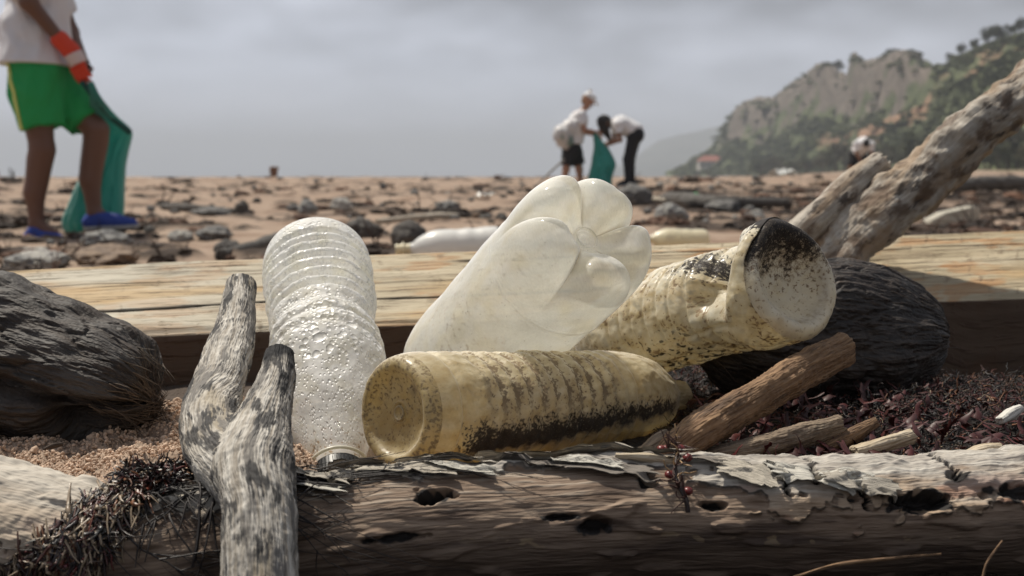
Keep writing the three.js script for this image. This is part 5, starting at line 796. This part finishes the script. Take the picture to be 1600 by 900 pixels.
  mesh('shirt', blob([bone(n(990, 206, -0.05), n(968, 195, -0.05), 0.14, 0.13), bone(n(990, 206, 0.05), n(968, 195, 0.05), 0.14, 0.13), bone(n(963, 196, -0.12), n(963, 196, 0.12), 0.083), bone(n(962, 198, 0.16), n(964, 210, 0.185), 0.064, 0.06, { capB: true }), bone(n(962, 198, -0.16), n(961, 210, -0.17), 0.064, 0.06, { capB: true })], { cell: 0.013, k: 0.05, fold: 0.018, foldScale: 8, clip: (p) => (p.x - (999 - 900) / S) * 0.8 + 0.6 * ((302 - 207) / S - p.y) }), white, w);
  mesh('leggings', blob([bone(n(991, 212, -0.07), n(991, 212, 0.07), 0.142), ...chain([n(988, 218, 0.09), n(978, 250, 0.1), n(979, 286, 0.1)], [0.105, 0.066, 0.045]), ...chain([n(991, 218, -0.09), n(986, 250, -0.1), n(989, 286, -0.1)], [0.105, 0.066, 0.045])], { cell: 0.013, k: 0.03, clip: (p) => -(p.x - (985 - 900) / S) * 0.7 + 0.7 * (p.y - (302 - 203) / S) - 0.04 }), blackCloth, w);
  mesh('hair', blob([{ a: h2.at(0, 0.045, -0.035), b: h2.at(0, 0.05, 0.01), ra: 0.09, rb: 0.084 }, { a: h2.at(0, 0.0, -0.05), b: h2.at(0, -0.05, -0.03), ra: 0.07, rb: 0.06 }, ...chain([n(940, 190), n(943, 204, 0.02), n(952, 218, 0.02)], [0.085, 0.07, 0.035])], { cell: 0.008, k: 0.03, fold: 0.008, foldScale: 25 }), darkHair, w);
  shoe(w, n(983, 291, 0.1), n(962, 292, 0.1), blackCloth); shoe(w, n(994, 291, -0.1), n(973, 291, -0.1), blackCloth);
}
{ // the lone figure farther along the beach, bent towards the viewer
  const S = 60, m = (px, py, z = 0) => [(px - 1338) / S, (274 - py) / S, z], pos = P(1338, 274, 28);
  const g = group('person', 'distant person in a white T-shirt and black shorts bent over on the beach', 'person', pos), h = head(m(1343, 226, 0.42), [0, -0.75, 0.65], [0, 0.3, 0.95]);
  const body = [bone(m(1336, 238, -0.05), m(1344, 238, -0.05), 0.13), bone(m(1340, 232, 0), m(1342, 225, 0.28), 0.13, 0.13), bone(m(1333, 226, 0.3), m(1351, 226, 0.3), 0.075), bone(m(1342, 226, 0.32), m(1343, 226, 0.4), 0.05), ...chain([m(1331, 227, 0.3), m(1332, 242, 0.34), m(1338, 254, 0.36)], [0.05, 0.04, 0.028]), ...chain([m(1353, 227, 0.3), m(1354, 242, 0.34), m(1349, 252, 0.36)], [0.05, 0.04, 0.028]), ...chain([m(1334, 240, -0.05), m(1329, 256, 0.0), m(1327, 272, -0.08)], [0.1, 0.06, 0.038]), ...chain([m(1346, 240, -0.05), m(1348, 256, 0.0), m(1349, 272, -0.08)], [0.1, 0.06, 0.038]), bone(m(1327, 273, -0.08), m(1326, 273, 0.06), 0.035), bone(m(1349, 273, -0.08), m(1350, 273, 0.06), 0.035)];
  figure(g, skinC, body, h, [hand(m(1338, 254, 0.36), [0.2, -0.9, 0.1], [0, 0, 1], 1), hand(m(1349, 252, 0.36), [-0.2, -0.9, 0.1], [0, 0, 1], -1)], 0.016);
  mesh('shirt', blob([bone(m(1340, 236, 0), m(1342, 225, 0.28), 0.18, 0.17), bone(m(1332, 227, 0.3), m(1352, 227, 0.3), 0.10), bone(m(1331, 227, 0.3), m(1331, 237, 0.33), 0.08, 0.075, { capB: true }), bone(m(1353, 227, 0.3), m(1354, 237, 0.33), 0.08, 0.075, { capB: true })], { cell: 0.015, k: 0.06, fold: 0.02, foldScale: 8 }), white, g);
  mesh('shorts', blob([bone(m(1335, 241, -0.05), m(1345, 241, -0.05), 0.15), bone(m(1334, 244, -0.03), m(1330, 259, 0), 0.12, 0.105, { capB: true }), bone(m(1346, 244, -0.03), m(1348, 259, 0), 0.12, 0.105, { capB: true })], { cell: 0.015, k: 0.04 }), blackCloth, g);
  mesh('hair', blob([{ a: h.at(0, 0.05, -0.03), b: h.at(0, 0.052, 0.018), ra: 0.088, rb: 0.082 }, { a: h.at(0, 0.0, -0.05), b: h.at(0, -0.03, -0.05), ra: 0.066, rb: 0.05 }], { cell: 0.008, k: 0.02 }), darkHair, g);
  const rows = [[250, 1343, 1349, 0.05], [256, 1341, 1353, 0.10], [264, 1340, 1355, 0.13], [270, 1341, 1355, 0.13], [274, 1344, 1353, 0.1]].map(([y, l, r, d]) => [m(0, y)[1], m(l, 0)[0], m(r, 0)[0], d, 0.36]);
  const bag = group('net_sack', 'dark teal net sack below the distant bent person', 'sack', pos); mesh('net', sack(rows, 12), mat([0.02, 0.09, 0.085], 0.8, { transmission: 0.2, thickness: 0 }), bag);
}

// ---------------------------------------------------------------- headland, far hill, trees, house
function rangeAt(list) { return (x) => { for (let i = 1; i < list.length; i++) if (x <= list[i][0]) { const a = list[i - 1], b = list[i], t = clamp((x - a[0]) / (b[0] - a[0])); return mix(a[1], b[1], t); } return list[list.length - 1][1]; }; }
const ridgeLine = rangeAt([[1040, 268], [1075, 258], [1100, 238], [1118, 222], [1130, 200], [1147, 172], [1162, 158], [1185, 151], [1205, 153], [1222, 140], [1240, 126], [1258, 116], [1275, 102], [1290, 95], [1302, 100], [1312, 113], [1324, 114], [1328, 88], [1336, 81], [1346, 90], [1358, 96], [1372, 88], [1395, 81], [1420, 80], [1436, 82], [1444, 92], [1458, 101], [1475, 100], [1495, 86], [1515, 78], [1540, 66], [1570, 56], [1600, 48], [1660, 36], [1750, 34], [1900, 60], [2100, 40], [2400, 80], [2700, 120]]);
const footD = rangeAt([[1040, 500], [1110, 470], [1200, 400], [1300, 310], [1400, 235], [1500, 175], [1600, 140], [1800, 115], [2700, 95]]), deep = rangeAt([[1040, 60], [1150, 110], [1300, 130], [1450, 120], [1600, 110], [2700, 120]]);
function hillPoint(px, t, out) {
  const r = ray(px, ridgeLine(px)), f = footD(px), dp = deep(px), D = f + dp * t, Hr = Math.max(1.5, r.e * (f + dp)), cliff = sm(1110, 1160, px) * (1 - sm(1450, 1500, px));
  let q; if (t <= 1) { const tp = Math.max(0, t), soft = Math.pow(tp, 0.95), hard = t < 0.62 ? 0.52 * Math.pow(tp / 0.62, 1.15) : t < 0.80 ? mix(0.52, 0.90, sm(0.62, 0.80, t)) : mix(0.90, 1, sm(0.80, 1, t)); q = mix(soft, hard, cliff); } else q = 1 - 1.0 * sm(1, 1.9, t);
  const x = r.k * D, z = -D, edge = Math.sin(Math.PI * clamp(t)), body = edge * sm(0.02, 0.15, t);
  const n = fbm(x * 0.030, t * 2, z * 0.030, 5), n2 = fbm(x * 0.11, 5, z * 0.11, 4), gull = 1 - Math.abs(fbm(px * 0.021, t * 0.8, 2, 3)) * 2;
  const h = Math.max(-2, Hr * q + body * (Hr * 0.13 * n + 1.7 * n2 - Hr * 0.07 * gull) + (t > 0.8 ? (1 - Math.abs(t - 1) / 0.2 > 0 ? 0.9 * fbm(px * 0.13, 3, 1, 3) * cliff : 0) : 0));
  out.set(x + 1.5 * n2 * body, CAM_H + h, z + 3 * n2 * body); return out;
}
{
  const geo = grid(460, 190, (u, v, p) => hillPoint(mix(1040, 2700, u < 0.75 ? u / 0.75 * 0.42 : 0.42 + (u - 0.75) / 0.25 * 0.58), v * 1.95 - 0.03, p), false, (u, v, q) => {
    const t = v * 1.95 - 0.03, px = mix(1040, 2700, u < 0.75 ? u / 0.75 * 0.42 : 0.42 + (u - 0.75) / 0.25 * 0.58), n = fbm(q.x * 0.05, q.y * 0.08, q.z * 0.05, 4), n2 = fbm(q.x * 0.2, q.y * 0.25, q.z * 0.2, 3), n3 = fbm(q.x * 0.5 + 3, q.y * 0.06, q.z * 0.5, 3);
    const green = mix3([0.042, 0.056, 0.022], [0.095, 0.11, 0.042], clamp(0.5 + 0.9 * n2)), rock = mix3([0.075, 0.062, 0.052], [0.185, 0.15, 0.122], clamp(0.5 + 0.8 * n3 + 0.5 * n2)), soil = mix3([0.24, 0.135, 0.08], [0.34, 0.21, 0.135], clamp(0.5 + n2));
    let c = green; c = mix3(c, rock, sm(-0.05, 0.2, sm(0.58, 0.70, t + 0.25 * n) * (1 - sm(1420, 1480, px)) * sm(1090, 1150, px) - 0.60 + 0.7 * n + 0.3 * n2));
    const sp = mix(1300, 1560, clamp((t - 0.32) / 0.5)); c = mix3(c, soil, sm(0.0, 0.2, 0.34 - Math.abs(px - sp) / 110 + 0.55 * n) * sm(0.25, 0.38, t) * (1 - sm(0.84, 0.96, t)));
    c = mix3(c, [0.11, 0.12, 0.055], 0.7 * (1 - sm(0.06, 0.24, t))); return c;
  });
  tag(mesh('headland', geo, vcol(0.95)), 'rocky green headland rising behind the beach', null, null, 'structure');
  const far = rangeAt([[930, 268], [960, 262], [990, 248], [1010, 232], [1030, 219], [1060, 211], [1100, 203], [1130, 195], [1200, 184], [1320, 176], [1500, 190], [1700, 240]]);
  tag(mesh('far_hill', grid(160, 50, (u, v, p) => { const px = mix(930, 1700, u), r = ray(px, far(px)), t = v * 1.8, D = 2100 + 500 * t, h = r.e * 2600 * (t < 1 ? Math.pow(t, 0.8) : 1 - sm(1, 1.8, t)); return p.set(r.k * D, CAM_H + h + 4 * Math.sin(Math.PI * clamp(t)) * fbm(px * 0.03, t * 3, 2, 4), -D); }, false, (u, v, q) => mix3([0.05, 0.058, 0.05], [0.10, 0.105, 0.085], clamp(0.5 + fbm(q.x * 0.01, q.y * 0.02, q.z * 0.01, 4)))), vcol(0.95)), 'hazy hill far along the coast', null, null, 'structure');
  const sea = new THREE.RingGeometry(100, 4000, 96, 24); sea.rotateX(-Math.PI / 2); tag(mesh('sea', sea, mat([0.05, 0.075, 0.085], 0.18)), 'grey sea beyond the crest of the sand', null, null, 'structure').position.y = -1.7;
  // scrub that reads as one mass
  const R = rng(71), cl = [0, 1, 2].map((j) => { const s = new Soup(); for (let k = 0; k < 46; k++) { const a = R() * TAU, b = Math.acos(2 * R() - 1), q = V(Math.sin(b) * Math.cos(a), Math.abs(Math.cos(b)) * 0.8, Math.sin(b) * Math.sin(a)).multiplyScalar(0.65 + 0.4 * R()), e = 0.7 + 0.6 * R(); const A = V(R() - 0.5, R() - 0.5, R() - 0.5).normalize().multiplyScalar(0.30), B = V(R() - 0.5, R() - 0.5, R() - 0.5).cross(A).normalize().multiplyScalar(0.24); s.quad(q, A, B, [e, e, e]); } return s.geo(); });
  const scrub = new THREE.Group(); scrub.name = 'hillside_scrub'; tag(scrub, 'low green scrub covering the headland', 'scrub', null, 'stuff'); scene.add(scrub);
  const N = 3600, ims = cl.map((g) => { const im = new THREE.InstancedMesh(g, vcol(0.9), N); im.name = 'scrub'; im.userData.kind = 'stuff'; im.castShadow = im.receiveShadow = true; return im; }), cnt = [0, 0, 0], c = new THREE.Color(), p = V();
  for (let k = 0; k < N * 3; k++) { const px = 1060 + 800 * R() * Math.pow(R(), 0.15), t = R() * 0.97, n = fbm(px * 0.02, t * 7, 4, 3); if (n + 0.25 * R() < 0.02) continue; const cliff = sm(1110, 1160, px) * (1 - sm(1450, 1500, px)); if (t > 0.62 && R() < cliff * 0.85) continue; const sp = mix(1300, 1560, clamp((t - 0.32) / 0.5)); if (t > 0.3 && t < 0.9 && Math.abs(px - sp) < 38 && R() < 0.85) continue; hillPoint(px, t, p); const s = (0.5 + 1.2 * R() * R()) * (0.6 + footD(px) / 420), j = k % 3, e = 0.85 + 0.35 * R(), y = R(); ims[j].setMatrixAt(cnt[j], M4(p, V(s * 1.3, s * (0.38 + 0.3 * R()), s * 1.3), [0, R() * 6, 0])); ims[j].setColorAt(cnt[j]++, c.setRGB(mix(0.068, 0.10, y) * e, mix(0.082, 0.112, y) * e, mix(0.034, 0.046, y) * e)); }
  ims.forEach((im, j) => { im.count = cnt[j]; scrub.add(im); });
  // trees along the back of the beach and on the skyline
  const tree = (name, label, grp, seed, tone) => {
    const r = rng(seed), g = new THREE.Group(); g.name = numbered(name); scene.add(g); tag(g, label, 'tree', grp);
    const tr = new Soup(); tr.tube([V(0, -0.2, 0), V(0.05, 0.5, 0.02), V(0.02, 1.0, 0)], [0.085, 0.04], [0.09, 0.07, 0.05], 7); for (let k = 0; k < 6; k++) { const a = r() * TAU, y = 0.45 + 0.4 * r(); tr.tube([V(0.03, y, 0), V(Math.cos(a) * 0.3, y + 0.3, Math.sin(a) * 0.3), V(Math.cos(a) * 0.5, y + 0.5, Math.sin(a) * 0.5)], [0.035, 0.012], [0.09, 0.07, 0.05], 5); }
    mesh('trunk', tr.geo(), vcol(0.9), g); const s = new Soup(), lump = []; for (let k = 0; k < 9; k++) lump.push([V((r() - 0.5) * 0.9, 0.75 + 0.65 * r(), (r() - 0.5) * 0.9), 0.22 + 0.22 * r(), 0.6 + 0.7 * r()]);
    for (let k = 0; k < 620; k++) { const [c0, q, e] = lump[k % 9], d = V(r() - 0.5, r() - 0.5, r() - 0.5).normalize().multiplyScalar(q * Math.cbrt(r())), A = V(r() - 0.5, r() - 0.5, r() - 0.5).normalize().multiplyScalar(0.055), B = V(r() - 0.5, r() - 0.5, r() - 0.5).cross(A).normalize().multiplyScalar(0.04), f = e * (0.75 + 0.5 * r()); s.quad(c0.clone().add(d), A, B, tone.map((x) => x * f)); }
    mesh('crown', s.geo(), vcol(0.85), g); return g;
  };
  const shore = [0, 1, 2].map((j) => tree('shore_tree', 'low dark bushy tree in the row along the back of the beach', 'trees along the back of the beach', 200 + j, [[0.065, 0.074, 0.036], [0.085, 0.09, 0.045], [0.075, 0.068, 0.04]][j]));
  const spots = []; for (let i = 0; i < 36; i++) { const px = 1185 + 12.2 * i + (R() - 0.5) * 8; spots.push([px, footD(px) * (0.80 + 0.12 * R()), 0.7 + 0.6 * R()]); }
  for (let i = 0; i < 14; i++) spots.push([1640 + i * 26, 120 - i * 1.5, 0.8 + 0.6 * R()]);
  spots.forEach(([px, D, q], i) => { const o = i < 3 ? shore[i] : copyOf(shore[i % 3], 'shore_tree'), k = ray(px, 262).k, s = (px > 1500 ? 2.5 : 2.9 + (1500 - px) * 0.004) * q; o.position.set(k * D, groundH(k * D, -D) - 0.1, -D); o.rotation.y = R() * 6; o.scale.set(s * 1.15, s, s * 1.15); });
  const ridge = [0, 1].map((j) => tree('ridge_tree', 'dark tree standing on the skyline of the headland', 'trees on the headland skyline', 230 + j, [0.045, 0.055, 0.03]));
  [[1310, 1.0, 3.4], [1484, 0.97, 2.0], [1502, 0.98, 2.2], [1522, 0.98, 2.2], [1541, 0.98, 2.9], [1556, 0.99, 3.1], [1563, 0.96, 2.4], [1578, 0.98, 2.2], [1594, 0.99, 2.6], [1612, 0.98, 2.6], [1640, 0.99, 3.0]].forEach(([px, t, s], i) => { const o = i < 2 ? ridge[i] : copyOf(ridge[i % 2], 'ridge_tree'); hillPoint(px, t, p); o.position.copy(p); o.position.y -= 0.28 * s; o.scale.set(s * 1.05, s, s * 1.05); o.rotation.y = i * 2; });
  // the house with a red roof
  { const hp = V(); hillPoint(1111, 0.20, hp); const H = group('beach_house', 'pale house with a red hipped roof at the foot of the headland', 'house', hp), wall = mat([0.55, 0.5, 0.45], 0.9), w = 11, d = 7, h = 3.4;
    mesh('wall', new THREE.BoxGeometry(w, h + 3, d).translate(0, h / 2 - 1.5, 0), wall, H); const rs = new THREE.BufferGeometry(); rs.setAttribute('position', new THREE.Float32BufferAttribute([-6, 0, 4, 6, 0, 4, 6, 0, -4, -6, 0, -4, -3, 2.4, 0, 3, 2.4, 0], 3)); rs.setIndex([0, 1, 5, 0, 5, 4, 2, 3, 4, 2, 4, 5, 1, 2, 5, 3, 0, 4, 0, 3, 2, 0, 2, 1]); const rg = rs.toNonIndexed(); rg.computeVertexNormals(); rg.translate(0, h - 0.05, 0); mesh('roof', rg, mat([0.29, 0.10, 0.07], 0.85), H);
    const fr = mat([0.75, 0.73, 0.7], 0.7), gl = mat([0.03, 0.035, 0.04], 0.15); for (const x of [-3.8, -1.4, 3.6]) { const f = mesh('window', new THREE.BoxGeometry(1.3, 1.4, 0.12).translate(x, 1.7, d / 2 + 0.03), fr, H); mesh('pane', new THREE.BoxGeometry(1.1, 1.2, 0.06).translate(x, 1.7, d / 2 + 0.08), gl, f); } mesh('door', new THREE.BoxGeometry(1.0, 2.1, 0.1).translate(1.2, 1.05, d / 2 + 0.03), mat([0.14, 0.08, 0.05], 0.7), H); }
}

renderer.render(scene, camera);
